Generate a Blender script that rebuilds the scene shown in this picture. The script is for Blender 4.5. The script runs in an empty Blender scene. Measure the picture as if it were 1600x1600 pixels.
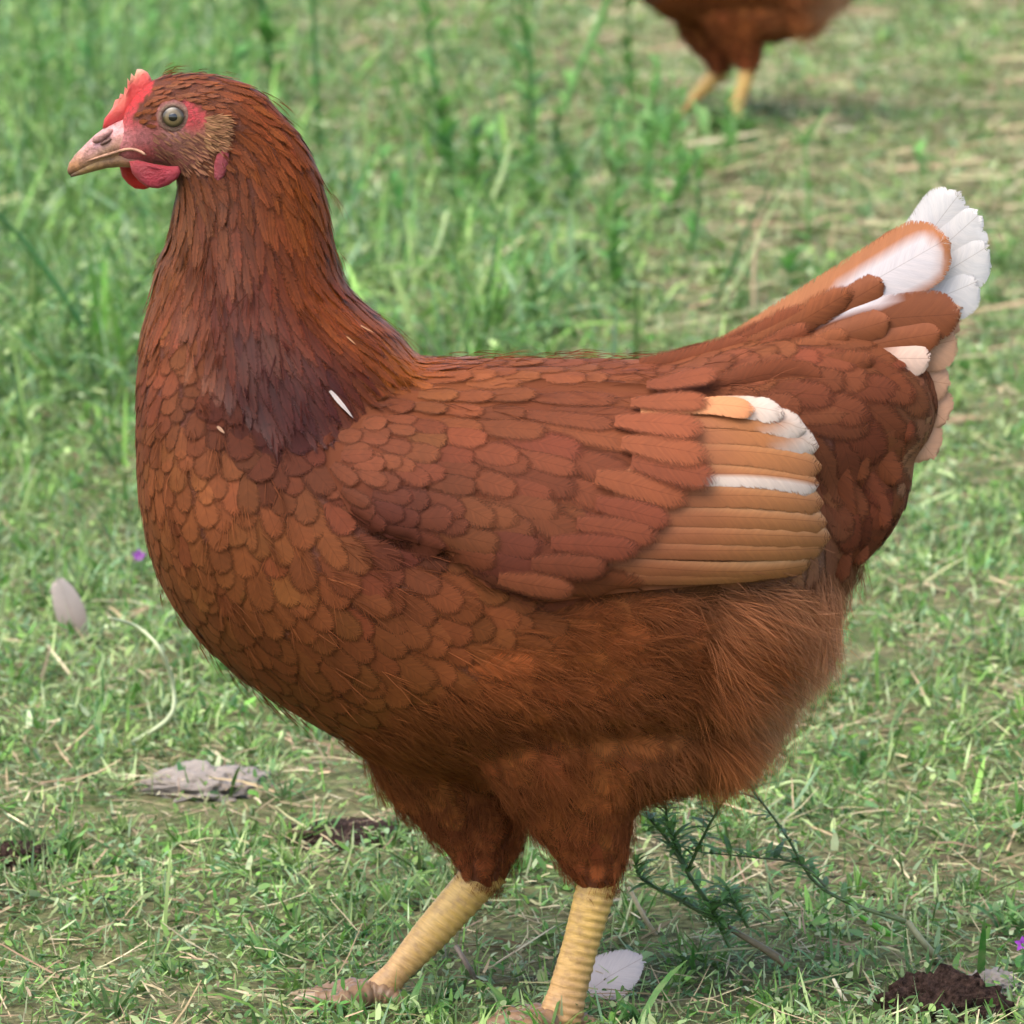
import bpy, math, random
import numpy as np
from mathutils import Vector, Matrix
from mathutils.bvhtree import BVHTree

SC = bpy.context.scene
COL = SC.collection
RNG = np.random.default_rng(7)
random.seed(7)

# ------------------------------------------------------------------ camera
F_PX, TILT, SLANT, SPX = 8750.0, math.radians(9.944), 2.5, 3500.0   # focal length in photo pixels, downward tilt, distance, px per metre
CAM = Vector((0.0, -SLANT * math.cos(TILT), 0.2273 + SLANT * math.sin(TILT)))
FW = Vector((0, math.cos(TILT), -math.sin(TILT))); UP = Vector((0, math.sin(TILT), math.cos(TILT)))
cd = bpy.data.cameras.new('camera'); cam = bpy.data.objects.new('camera', cd); COL.objects.link(cam)
cam.location = CAM; cam.rotation_euler = (math.pi / 2 - TILT, 0, 0)
cd.sensor_width = 36; cd.lens = 36 * F_PX / 1600; cd.clip_start = 0.05; cd.clip_end = 2000
cd.dof.use_dof = True; cd.dof.focus_distance = 2.44; cd.dof.aperture_fstop = 27
SC.camera = cam

# ------------------------------------------------------------------ sky, sun, exposure
SUN_EL, SUN_AZ = math.radians(61), math.radians(-132)      # azimuth measured from +Y (away from the camera) towards +X
world = bpy.data.worlds.new('World'); SC.world = world; world.use_nodes = True
wn = world.node_tree.nodes; wn.clear()
sky = wn.new('ShaderNodeTexSky'); sky.sky_type = 'NISHITA'; sky.sun_disc = False
sky.sun_elevation = SUN_EL; sky.sun_rotation = SUN_AZ; sky.dust_density = 3.0; sky.air_density = 1.0; sky.ozone_density = 0.6
bg = wn.new('ShaderNodeBackground'); bg.inputs[1].default_value = 0.15
wo = wn.new('ShaderNodeOutputWorld')
world.node_tree.links.new(sky.outputs[0], bg.inputs[0]); world.node_tree.links.new(bg.outputs[0], wo.inputs[0])
sd = bpy.data.lights.new('sun', 'SUN'); sd.energy = 1.5; sd.angle = math.radians(60); sd.color = (1.0, 0.93, 0.82)
sun = bpy.data.objects.new('sun', sd); COL.objects.link(sun)
sdir = Vector((math.sin(SUN_AZ) * math.cos(SUN_EL), math.cos(SUN_AZ) * math.cos(SUN_EL), math.sin(SUN_EL)))
sun.rotation_euler = sdir.to_track_quat('Z', 'Y').to_euler(); sun.location = sdir * 10
SC.view_settings.view_transform = 'Standard'; SC.view_settings.look = 'None'
SC.view_settings.exposure = 1.62; SC.view_settings.gamma = 1.0; SC.view_settings.use_curve_mapping = False
SC.cycles.max_bounces = 4; SC.cycles.diffuse_bounces = 3; SC.cycles.glossy_bounces = 1; SC.cycles.transmission_bounces = 3; SC.cycles.transparent_max_bounces = 8
SC.cycles.use_adaptive_sampling = True; SC.cycles.adaptive_threshold = 0.03; SC.cycles.caustics_reflective = False; SC.cycles.caustics_refractive = False
SC.cycles.use_denoising = True

# ------------------------------------------------------------------ helpers
def ray(u, v):
    return (FW + Vector((1, 0, 0)) * ((u - 800) / F_PX) - UP * ((v - 800) / F_PX)).normalized()
def at(u, v, d=0.0):
    """point where the photo pixel (u, v) meets the upright plane d pixels behind the hen's middle plane"""
    r = ray(u, v); return CAM + r * ((d / SPX - CAM.y) / r.y)
def pix(p):
    q = np.asarray(p, float) - np.array(CAM)
    z = q @ np.array(FW)
    return np.stack([800 + F_PX * q[..., 0] / z, 800 - F_PX * (q @ np.array(UP)) / z], -1)
def on_ground(u, v, z=0.0):
    r = ray(u, v); return CAM + r * ((z - CAM.z) / r.z)
def new_mesh(name, V, faces, mat=None, uv=None, col=None, smooth=True):
    me = bpy.data.meshes.new(name)
    V = np.asarray(V, np.float32)
    if isinstance(faces, np.ndarray):
        k = faces.shape[1]; nf = len(faces)
        me.vertices.add(len(V)); me.vertices.foreach_set('co', V.ravel())
        me.loops.add(nf * k); me.loops.foreach_set('vertex_index', faces.ravel().astype(np.int32))
        me.polygons.add(nf); me.polygons.foreach_set('loop_start', np.arange(0, nf * k, k, dtype=np.int32))
        me.update(calc_edges=True)
    else:
        me.from_pydata(V.tolist(), [], faces); me.update()
    if smooth: me.polygons.foreach_set('use_smooth', np.ones(len(me.polygons), bool))
    if uv is not None:
        li = np.empty(len(me.loops), np.int32); me.loops.foreach_get('vertex_index', li)
        me.uv_layers.new(name='UVMap').data.foreach_set('uv', np.asarray(uv, np.float32)[li].ravel())
    if col is not None:
        col = np.asarray(col); c = np.ones((len(V), 4), np.float32); c[:, :col.shape[1]] = col
        me.color_attributes.new('Col', 'FLOAT_COLOR', 'POINT').data.foreach_set('color', c.ravel())
    if mat: me.materials.append(mat)
    return me
def add(name, me, parent=None, label=None, cat=None, group=None, kind=None):
    o = bpy.data.objects.new(name, me); COL.objects.link(o)
    if parent is not None: o.parent = parent; o.matrix_parent_inverse = Matrix.Translation(-parent_world(parent))
    for k, x in (('label', label), ('category', cat), ('group', group), ('kind', kind)):
        if x: o[k] = x
    return o
def parent_world(p):
    return p.location.copy() if p.parent is None else Vector((0, 0, 0))
def empty(name, loc, label, cat, group=None):
    e = add(name, None, None, label, cat, group); e.location = loc; e.empty_display_size = 0.02; return e
def smooth01(x): x = np.clip(x, 0, 1); return x * x * (3 - 2 * x)

def tube(pts, rad, n=8, cap=True):
    pts = [Vector(p) for p in pts]; V = []; Fc = []
    m = len(pts)
    ref = Vector((0.13, 0.97, 0.2))
    for i, p in enumerate(pts):
        t = (pts[min(i + 1, m - 1)] - pts[max(i - 1, 0)]).normalized()
        a = t.cross(ref).normalized(); b = t.cross(a)
        r = rad[i] if hasattr(rad, '__len__') else rad
        for k in range(n):
            an = 2 * math.pi * k / n
            V.append(p + (a * math.cos(an) + b * math.sin(an)) * r)
    for i in range(m - 1):
        for k in range(n):
            Fc.append((i * n + k, i * n + (k + 1) % n, (i + 1) * n + (k + 1) % n, (i + 1) * n + k))
    if cap:
        Fc.append(tuple(range(n))[::-1]); Fc.append(tuple(range((m - 1) * n, m * n)))
    return [tuple(v) for v in V], Fc
def spline(pts, n):
    P = np.array([list(p) for p in pts], float); m = len(P)
    if m < 3: return [Vector(P[0] + (P[-1] - P[0]) * t) for t in np.linspace(0, 1, n)]
    Q = np.vstack([2 * P[0] - P[1], P, 2 * P[-1] - P[-2]]); out = []
    for t in np.linspace(0, m - 1 - 1e-6, n):
        i = int(t); f = t - i; a, b, c, d = Q[i], Q[i + 1], Q[i + 2], Q[i + 3]
        out.append(Vector(0.5 * (2 * b + (c - a) * f + (2 * a - 5 * b + 4 * c - d) * f * f + (3 * b - a - 3 * c + d) * f ** 3)))
    return out

# ------------------------------------------------------------------ materials
class NT:
    def __init__(s, name):
        s.m = bpy.data.materials.new(name); s.m.use_nodes = True; s.t = s.m.node_tree; s.t.nodes.clear()
    def n(s, typ, **kw):
        x = s.t.nodes.new('ShaderNode' + typ)
        for k, v in kw.items(): setattr(x, k, v)
        return x
    def l(s, a, b): s.t.links.new(a, b)
    def val(s, sock, v):
        if hasattr(v, 'is_linked'): s.l(v, sock)
        else: sock.default_value = v
    def math(s, op, a, b=0.0, c=0.0, clamp=False):
        x = s.n('Math', operation=op); x.use_clamp = clamp
        for i, v in enumerate((a, b, c)): s.val(x.inputs[i], v)
        return x.outputs[0]
    def mix(s, f, a, b, blend='MIX'):
        x = s.n('Mix', data_type='RGBA', blend_type=blend)
        s.val(x.inputs[0], f); s.val(x.inputs[6], a if not isinstance(a, tuple) else (*a, 1)[:4]); s.val(x.inputs[7], b if not isinstance(b, tuple) else (*b, 1)[:4])
        return x.outputs[2]
    def noise(s, scale, detail=3, rough=0.55, vec=None, dims='3D'):
        x = s.n('TexNoise', noise_dimensions=dims); x.inputs['Scale'].default_value = scale; x.inputs['Detail'].default_value = detail; x.inputs['Roughness'].default_value = rough
        s.l(vec if vec is not None else s.n('TexCoord').outputs['Object'], x.inputs['Vector'])
        return x.outputs[0]
    def ramp(s, f, *stops):
        x = s.n('ValToRGB'); s.l(f, x.inputs[0]); e = x.color_ramp.elements
        while len(e) < len(stops): e.new(0.5)
        for i, (p, c) in enumerate(stops):
            e[i].position = p; e[i].color = (c, c, c, 1) if not isinstance(c, tuple) else (*c, 1)[:4]
        return x.outputs[0]
    def principled(s, base, rough=0.6, spec=0.3, bump=None, bump_d=0.0005, bump_s=0.5, sheen=0.0, coat=0.0, sss=0.0, trans=0.0):
        p = s.n('BsdfPrincipled'); s.val(p.inputs['Base Color'], base if not isinstance(base, tuple) else (*base, 1)[:4])
        s.val(p.inputs['Roughness'], rough); p.inputs['Specular IOR Level'].default_value = spec
        if sheen: p.inputs['Sheen Weight'].default_value = sheen; p.inputs['Sheen Roughness'].default_value = 0.4
        if coat: p.inputs['Coat Weight'].default_value = coat; p.inputs['Coat Roughness'].default_value = 0.05
        if sss: p.inputs['Subsurface Weight'].default_value = sss; p.inputs['Subsurface Radius'].default_value = (0.006, 0.002, 0.001); p.inputs['Subsurface Scale'].default_value = 1.0
        if bump is not None:
            b = s.n('Bump'); b.inputs['Strength'].default_value = bump_s; b.inputs['Distance'].default_value = bump_d
            s.l(bump, b.inputs['Height']); s.l(b.outputs[0], p.inputs['Normal'])
        o = s.n('OutputMaterial')
        if trans:
            t = s.n('BsdfTranslucent'); s.val(t.inputs['Color'], base if not isinstance(base, tuple) else (*base, 1)[:4])
            mx = s.n('MixShader'); mx.inputs[0].default_value = trans
            s.l(p.outputs[0], mx.inputs[1]); s.l(t.outputs[0], mx.inputs[2]); s.l(mx.outputs[0], o.inputs[0])
        else: s.l(p.outputs[0], o.inputs[0])
        return s.m
    def attr(s, name='Col'):
        return s.n('Attribute', attribute_name=name).outputs['Color']

def feather_material(name, rough, spec, barb, trans, sheen, soft=.5, edge_shade=.5, streak=2.0):
    t = NT(name)
    uvx = t.n('SeparateXYZ'); t.l(t.n('UVMap').outputs[0], uvx.inputs[0])       # u: mm across, v: mm along
    au = t.math('ABSOLUTE', uvx.outputs[0])
    q = t.math('SUBTRACT', uvx.outputs[1], t.math('MULTIPLY', au, 1.1))
    cmb = t.n('CombineXYZ'); t.l(q, cmb.inputs[0]); t.l(t.math('MULTIPLY', au, 0.12), cmb.inputs[1])
    geo = t.n('NewGeometry')
    t.l(t.math('MULTIPLY', geo.outputs['Random Per Island'], 50.0), cmb.inputs[2])
    st = t.noise(2.2, 2, 0.6, cmb.outputs[0])
    st2 = t.noise(0.35, 2, 0.5, cmb.outputs[0])
    c = t.mix(t.math('MULTIPLY', t.math('SUBTRACT', st, 0.3, clamp=True), barb), t.attr(), (0.02, 0.008, 0.005))
    c = t.mix(t.math('MULTIPLY', t.math('SUBTRACT', st2, 0.4, clamp=True), streak, clamp=True), c, (1.6, 1.5, 1.35), 'MULTIPLY')
    shaft = t.math('LESS_THAN', au, 0.16)
    c = t.mix(t.math('MULTIPLY', shaft, 0.5), c, (0.5, 0.45, 0.4), 'MULTIPLY')
    h = t.math('ADD', t.math('MULTIPLY', st, 0.6), t.math('MULTIPLY', shaft, 0.8))
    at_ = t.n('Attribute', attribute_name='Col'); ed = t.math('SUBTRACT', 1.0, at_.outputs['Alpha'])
    c = t.mix(t.math('MULTIPLY', t.math('SUBTRACT', ed, 0.3, clamp=True), edge_shade), c, (0.035, 0.012, 0.007))  # shade of the gaps between feathers, painted into their edge colour
    fr = t.math('ADD', ed, t.math('MULTIPLY', t.math('SUBTRACT', st, 0.5), 1.3))
    mr = t.n('MapRange', interpolation_type='SMOOTHSTEP'); t.l(fr, mr.inputs[0]); mr.inputs[1].default_value = soft; mr.inputs[2].default_value = 1.02
    m = t.principled(c, rough, spec, h, 0.0003, 0.35, sheen=sheen, trans=trans)
    o = [x for x in t.t.nodes if x.type == 'OUTPUT_MATERIAL'][0]; src = o.inputs[0].links[0].from_socket
    tr = t.n('BsdfTransparent'); mx = t.n('MixShader'); t.l(mr.outputs[0], mx.inputs[0]); t.l(src, mx.inputs[1]); t.l(tr.outputs[0], mx.inputs[2]); t.l(mx.outputs[0], o.inputs[0])
    return m
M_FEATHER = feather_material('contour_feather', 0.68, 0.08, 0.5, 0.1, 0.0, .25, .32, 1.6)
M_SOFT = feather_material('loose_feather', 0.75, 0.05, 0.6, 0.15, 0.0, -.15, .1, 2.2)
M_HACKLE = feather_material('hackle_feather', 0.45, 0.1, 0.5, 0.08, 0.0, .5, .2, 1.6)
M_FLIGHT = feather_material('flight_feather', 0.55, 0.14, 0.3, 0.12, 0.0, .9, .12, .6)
t = NT('down'); M_DOWN = t.principled(t.attr(), 0.75, 0.08, trans=0.25)
t = NT('body_skin')
M_BODY = t.principled(t.mix(t.ramp(t.noise(700, 3), (0.35, 0.0), (0.7, 0.7)), t.attr(), (0.12, 0.04, 0.03)), 0.6, 0.25, t.noise(1100, 4, .75), 0.002, 1.0)
t = NT('comb_flesh')
M_COMB = t.principled(t.attr(), 0.42, 0.45, t.noise(900, 4, .7), 0.0018, 1.0, sss=0.12, trans=0.2)
t = NT('beak_horn')
M_BEAK = t.principled(t.mix(t.ramp(t.noise(330, 5, 0.7), (0.42, 0.0), (0.68, 0.85)), t.attr(), (0.11, 0.05, 0.03)), 0.5, 0.35, t.noise(600, 4, .65), 0.0009, 0.7)
t = NT('leg_scale')
M_LEG = t.principled(t.mix(t.ramp(t.noise(220, 4, 0.6), (0.45, 0.0), (0.75, 0.7)), t.attr(), (0.2, 0.11, 0.05)), 0.45, 0.35, t.noise(900, 2), 0.0004, 0.4)
t = NT('claw'); M_CLAW = t.principled(t.mix(t.noise(300), (0.22, 0.15, 0.09), (0.4, 0.3, 0.2)), 0.4, 0.4)
t = NT('iris'); M_IRIS = t.principled(t.attr(), 0.3, 0.5, coat=0.25)
t = NT('pupil'); M_PUPIL = t.principled((0.004, 0.003, 0.003), 0.12, 0.5, coat=0.4)
t = NT('blade')
M_BLADE = t.principled(t.mix(t.ramp(t.noise(160, 3), (0.35, 0.0), (0.75, 0.45)), t.attr(), (0.25, 0.24, 0.1)), 0.5, 0.35, trans=0.38)
t = NT('straw'); M_STRAW = t.principled(t.mix(t.ramp(t.noise(300, 3), (0.35, 0.0), (0.8, 0.6)), t.attr(), (0.16, 0.1, 0.05)), 0.65, 0.25, trans=0.1)
t = NT('stem'); M_STEM = t.principled(t.mix(t.ramp(t.noise(220, 3), (0.45, 0.0), (0.8, 0.3)), t.attr(), (0.2, 0.17, 0.08)), 0.5, 0.3, trans=.2)
t = NT('soil')
M_SOIL = t.principled(t.mix(t.ramp(t.noise(300, 5, 0.7), (0.35, 0.0), (0.65, 1.0)), (0.016, 0.009, 0.007), (0.12, 0.07, 0.052)), 0.95, 0.1, t.noise(420, 5, 0.75), 0.008, 1.0)
t = NT('stone')
M_STONE = t.principled(t.mix(t.noise(90, 6, 0.7), (0.13, 0.11, 0.095), (0.3, 0.26, 0.225)), 0.9, 0.15, t.noise(260, 5, 0.65), 0.002, 0.8)
t = NT('petal'); M_PETAL = t.principled((0.42, 0.08, 0.5), 0.5, 0.3, trans=0.35)
t = NT('ground')
gt = t.n('TexCoord').outputs['Object']
g1 = t.mix(t.ramp(t.noise(6, 5, 0.6, gt), (0.4, 0.0), (0.62, 1.0)), (0.15, 0.13, 0.07), (0.09, 0.15, 0.04))
g2 = t.mix(t.ramp(t.noise(45, 5, 0.7, gt), (0.42, 0.0), (0.6, 1.0)), g1, (0.2, 0.19, 0.09))
M_GROUND = t.principled(t.mix(t.ramp(t.noise(160, 4, 0.7, gt), (0.35, 0.8), (0.6, 0.0)), g2, (0.045, 0.04, 0.022)), 0.95, 0.1, t.noise(220, 5, 0.7, gt), 0.004, 0.9)

# ------------------------------------------------------------------ ground
def gh(x, y):
    return (0.004 * np.sin(7 * x + 1.3) * np.cos(5 * y + 0.4) + 0.003 * np.sin(17 * x + 4 * y) + 0.002 * np.sin(29 * y - 11 * x)) * smooth01((np.hypot(x - 0.02, y) - 0.05) / 0.15)
def axis(lo, hi, step, far):
    a = list(np.arange(lo, hi + 1e-6, step)); s = step
    while a[-1] < far: s *= 1.5; a.append(a[-1] + s)
    s = step
    while a[0] > -far: s *= 1.5; a.insert(0, a[0] - s)
    return np.array(a)
gx, gy = axis(-1.6, 1.6, 0.03, 600), axis(-0.9, 6.5, 0.03, 600)
X, Y = np.meshgrid(gx, gy); nx, ny = len(gx), len(gy)
V = np.stack([X, Y, gh(X, Y)], -1).reshape(-1, 3)
i = np.arange((ny - 1) * nx).reshape(ny - 1, nx)[:, :-1].ravel()
add('ground', new_mesh('ground', V, np.stack([i, i + 1, i + 1 + nx, i + nx], 1), M_GROUND), kind='structure')

# ------------------------------------------------------------------ hen body: one continuous surface
def loft(st, n=28, sub=6, upright=False):
    """st: (u, v, half thickness in the picture plane, half thickness in depth, depth offset), all in photo pixels"""
    S = np.array([list(s) + [0] * (5 - len(s)) for s in st], float)
    pts = np.array([list(q) for q in spline([Vector(s[:3]) for s in S], (len(S) - 1) * sub + 1)])
    aux = np.array([list(q) for q in spline([Vector(s[2:5]) for s in S], (len(S) - 1) * sub + 1)])
    V = []; Fc = []
    for k in range(len(pts)):
        c = at(pts[k][0], pts[k][1], aux[k][2])
        a, b = pts[max(k - 1, 0)], pts[min(k + 1, len(pts) - 1)]
        tx, tz = (b[0] - a[0]), -(b[1] - a[1]); L = math.hypot(tx, tz) + 1e-9
        nrm = Vector((0, 0, 1)) if upright else Vector((-tz / L, 0, tx / L))
        for j in range(n):
            an = 2 * math.pi * j / n
            V.append(c + nrm * (math.cos(an) * max(aux[k][0], 2) / SPX) + Vector((0, math.sin(an) * max(aux[k][1], 2) / SPX, 0)))
    m = len(pts)
    for k in range(m - 1):
        for j in range(n):
            Fc.append((k * n + j, k * n + (j + 1) % n, (k + 1) * n + (j + 1) % n, (k + 1) * n + j))
    Fc.append(tuple(range(n))[::-1]); Fc.append(tuple(range((m - 1) * n, m * n)))
    return [tuple(v) for v in V], Fc
def tb(u, top, bot, w): return (u, (top + bot) / 2, (bot - top) / 2, w)
TRUNK = [tb(216, 660, 740, 30), tb(226, 585, 815, 110), tb(250, 530, 905, 180), tb(300, 520, 985, 232), tb(380, 540, 1060, 268), tb(480, 560, 1125, 295), tb(600, 562, 1180, 310),
         tb(720, 560, 1205, 318), tb(850, 560, 1210, 318), tb(980, 562, 1190, 302), tb(1080, 568, 1155, 275), tb(1170, 585, 1105, 235), tb(1240, 620, 1055, 185), tb(1285, 690, 990, 120), tb(1305, 770, 910, 45)]
NECK = [(330, 195, 78, 56), (368, 250, 104, 66), (386, 300, 116, 76), (391, 350, 124, 88), (392, 400, 131, 104), (396, 460, 142, 128), (408, 520, 162, 158), (440, 600, 190, 200), (500, 690, 190, 225), (560, 760, 120, 200)]
HEAD = [(178, 230, 22, 24), (205, 225, 38, 35), (232, 208, 60, 45), (258, 196, 76, 52), (300, 194, 81, 58), (335, 196, 78, 60), (385, 206, 66, 56), (425, 228, 38, 36)]
TAILB = [(1050, 720, 150, 230), (1160, 690, 152, 190), (1250, 662, 146, 140), (1330, 640, 128, 95), (1395, 622, 100, 60), (1440, 605, 60, 34), (1460, 598, 16, 10)]
RUMP = [(1150, 800, 150, 190), (1250, 800, 120, 130), (1330, 760, 100, 80), (1385, 720, 60, 42), (1410, 700, 20, 14)]
THIGH_N = [(840, 1080, 150, 90, -150), (885, 1180, 120, 85, -140), (912, 1270, 84, 66, -128), (926, 1325, 58, 50, -126), (934, 1368, 40, 38, -126), (938, 1392, 28, 27, -126)]
THIGH_F = [(690, 1060, 150, 90, 100), (705, 1170, 128, 85, 80), (742, 1265, 86, 64, 60), (756, 1320, 60, 50, 55), (752, 1362, 40, 38, 52), (742, 1390, 28, 27, 52)]
FLANK = [(620, 990, 60, 40, -245), (760, 1010, 110, 62, -245), (950, 1020, 110, 62, -225), (1100, 1015, 90, 56, -180), (1210, 1010, 50, 40, -120)]
ABD = [(860, 1110, 110, 235), (960, 1140, 108, 215), (1040, 1125, 104, 190), (1105, 1068, 104, 165), (1168, 1008, 90, 125), (1222, 965, 66, 80), (1248, 950, 28, 30)]
CROP = [(322, 400, 72, 70), (318, 470, 80, 100), (314, 540, 92, 135), (316, 620, 102, 165), (330, 720, 110, 180), (350, 820, 100, 180)]
FLANK_F = [(a, b, c, d, -e) for a, b, c, d, e in FLANK]
V, Fc = [], []
for st in (TRUNK, NECK, CROP, ABD, HEAD, TAILB, RUMP, THIGH_N, THIGH_F, FLANK, FLANK_F):
    v, f = loft(st, upright=st is TRUNK); o = len(V); V += v; Fc += [tuple(i + o for i in q) for q in f]
tmp = bpy.data.objects.new('tmp', new_mesh('tmp', V, Fc)); COL.objects.link(tmp)
m = tmp.modifiers.new('r', 'REMESH'); m.mode = 'VOXEL'; m.voxel_size = 0.0024
m = tmp.modifiers.new('s', 'SMOOTH'); m.factor = 0.5; m.iterations = 22
dg = bpy.context.evaluated_depsgraph_get(); ev = tmp.evaluated_get(dg); em = ev.to_mesh()
BV = np.empty(len(em.vertices) * 3); em.vertices.foreach_get('co', BV); BV = BV.reshape(-1, 3)
BN = np.empty(len(em.vertices) * 3); em.vertices.foreach_get('normal', BN); BN = BN.reshape(-1, 3)
BF = [tuple(p.vertices) for p in em.polygons]
ev.to_mesh_clear(); bpy.data.objects.remove(tmp)
bvh_body = BVHTree.FromPolygons([Vector(v) for v in BV], BF)

# fields over the near side of the hen, in photo pixels
TSAT = np.array([.55, .5, .43])
def idw(ctrl, uv, p=3.6):
    C = np.array(ctrl, float); uv = np.atleast_2d(uv)
    d = np.hypot(uv[:, None, 0] - C[None, :, 0], uv[:, None, 1] - C[None, :, 1]) + 6
    w = d ** -p; w /= w.sum(1, keepdims=True)
    return w @ C[:, 2:]
FLOW = [(200, 160, 1, -.2), (250, 130, 1, 0), (320, 115, 1, .1), (400, 150, 1, .7), (300, 200, 1, .2), (300, 260, .7, .8), (450, 220, .5, 1), (350, 300, .1, 1), (500, 320, .2, 1), (280, 350, -.1, 1),
        (400, 420, .15, 1), (520, 420, .4, 1), (270, 450, -.12, 1), (440, 520, .3, 1), (560, 500, .8, .9), (610, 535, 1, .5), (480, 600, .5, 1), (230, 600, -.05, 1), (300, 650, .05, 1), (400, 700, .15, 1), (230, 800, .1, 1),
        (320, 850, .12, 1), (450, 820, .25, 1), (300, 980, .45, 1), (420, 1050, .7, .8), (550, 930, .75, .6), (520, 1100, .8, .6), (700, 560, 1, .15), (900, 560, 1, .1), (1100, 560, 1, 0), (1200, 540, 1, -.3),
        (560, 700, 1, .35), (700, 700, 1, .35), (850, 700, 1, .32), (1000, 750, 1, .22), (1200, 800, 1, .22), (600, 820, 1, .2), (850, 880, 1, .05), (700, 960, 1, .25), (850, 1000, 1, .25), (1000, 980, 1, .25), (1180, 980, 1, .6),
        (1280, 1050, .7, 1), (700, 1100, .8, .6), (900, 1150, .5, .9), (1100, 1150, .8, .9), (900, 1300, .15, 1), (740, 1300, .0, 1), (600, 1200, .6, .8), (1300, 700, .5, .9), (1400, 650, .5, 1), (1350, 800, .2, 1),
        (1230, 620, 1, -.1), (1300, 520, 1, -.5), (1420, 480, 1, -.5), (1300, 900, .1, 1)]
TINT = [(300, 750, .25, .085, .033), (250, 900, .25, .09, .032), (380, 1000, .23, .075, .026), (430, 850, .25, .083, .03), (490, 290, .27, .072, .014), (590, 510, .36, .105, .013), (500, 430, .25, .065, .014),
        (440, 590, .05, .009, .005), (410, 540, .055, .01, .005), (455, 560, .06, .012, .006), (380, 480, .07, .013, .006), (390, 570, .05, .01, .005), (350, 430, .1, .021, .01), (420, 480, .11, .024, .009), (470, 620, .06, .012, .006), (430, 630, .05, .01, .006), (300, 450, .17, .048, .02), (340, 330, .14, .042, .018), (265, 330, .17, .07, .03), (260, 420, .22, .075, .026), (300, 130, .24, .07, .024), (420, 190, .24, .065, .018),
        (290, 500, .24, .08, .035), (540, 650, .2, .065, .03), (700, 570, .28, .09, .036), (950, 570, .25, .08, .036), (850, 700, .2, .06, .03), (600, 700, .22, .068, .034), (620, 810, .12, .034, .022), (1000, 700, .22, .065, .03),  # the wing's lower front is tinted darker to stand in for shade
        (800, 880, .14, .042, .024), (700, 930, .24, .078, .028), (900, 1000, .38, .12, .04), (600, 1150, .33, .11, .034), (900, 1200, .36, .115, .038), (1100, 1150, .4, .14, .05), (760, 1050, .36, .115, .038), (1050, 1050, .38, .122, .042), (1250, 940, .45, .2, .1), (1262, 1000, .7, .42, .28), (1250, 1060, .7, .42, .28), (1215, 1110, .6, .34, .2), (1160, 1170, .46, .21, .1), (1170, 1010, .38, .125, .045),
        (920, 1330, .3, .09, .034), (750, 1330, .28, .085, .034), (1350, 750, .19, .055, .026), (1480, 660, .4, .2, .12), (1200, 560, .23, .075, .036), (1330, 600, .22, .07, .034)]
def side_pix(P):
    Q = np.array(P, float).copy(); Q[..., 1] = -np.abs(Q[..., 1]); return pix(Q)
def flow3(P, N):
    f = idw(FLOW, side_pix(P)); D = np.stack([f[:, 0], np.zeros(len(f)), -f[:, 1]], 1)
    D -= N * (D * N).sum(1, keepdims=True); return D / (np.linalg.norm(D, axis=1, keepdims=True) + 1e-9)
def inpoly(uv, poly):
    x, y = uv[:, 0], uv[:, 1]; r = np.zeros(len(x), bool); n = len(poly)
    for i in range(n):
        (x1, y1), (x2, y2) = poly[i], poly[(i + 1) % n]
        c = ((y1 > y) != (y2 > y)) & (x < (x2 - x1) * (y - y1) / (y2 - y1 + 1e-9) + x1); r ^= c
    return r
FACE = [(150, 240), (160, 195), (195, 135), (232, 100), (244, 114), (238, 138), (214, 170), (208, 186), (228, 198), (242, 186), (262, 158), (300, 158), (325, 180), (330, 235), (300, 262), (250, 268), (200, 266)]

hen = empty('hen', (at(900, 1600, -126).x, 0, 0), 'large red-brown hen standing in profile on the short grass', 'hen', 'brown hens on the grass')
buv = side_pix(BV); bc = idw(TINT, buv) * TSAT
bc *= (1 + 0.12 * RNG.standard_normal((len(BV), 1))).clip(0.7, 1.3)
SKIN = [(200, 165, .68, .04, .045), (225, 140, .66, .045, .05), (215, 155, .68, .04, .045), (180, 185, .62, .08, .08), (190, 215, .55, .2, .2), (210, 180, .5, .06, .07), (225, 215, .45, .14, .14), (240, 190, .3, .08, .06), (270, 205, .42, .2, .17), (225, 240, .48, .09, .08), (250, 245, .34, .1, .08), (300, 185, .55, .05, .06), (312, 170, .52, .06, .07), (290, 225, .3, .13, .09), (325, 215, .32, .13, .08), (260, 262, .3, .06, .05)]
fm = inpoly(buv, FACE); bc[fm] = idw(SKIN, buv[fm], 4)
body = add('body', new_mesh('body', BV, np.array([f for f in BF if len(f) == 4]), M_BODY, None, bc), hen)

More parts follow.
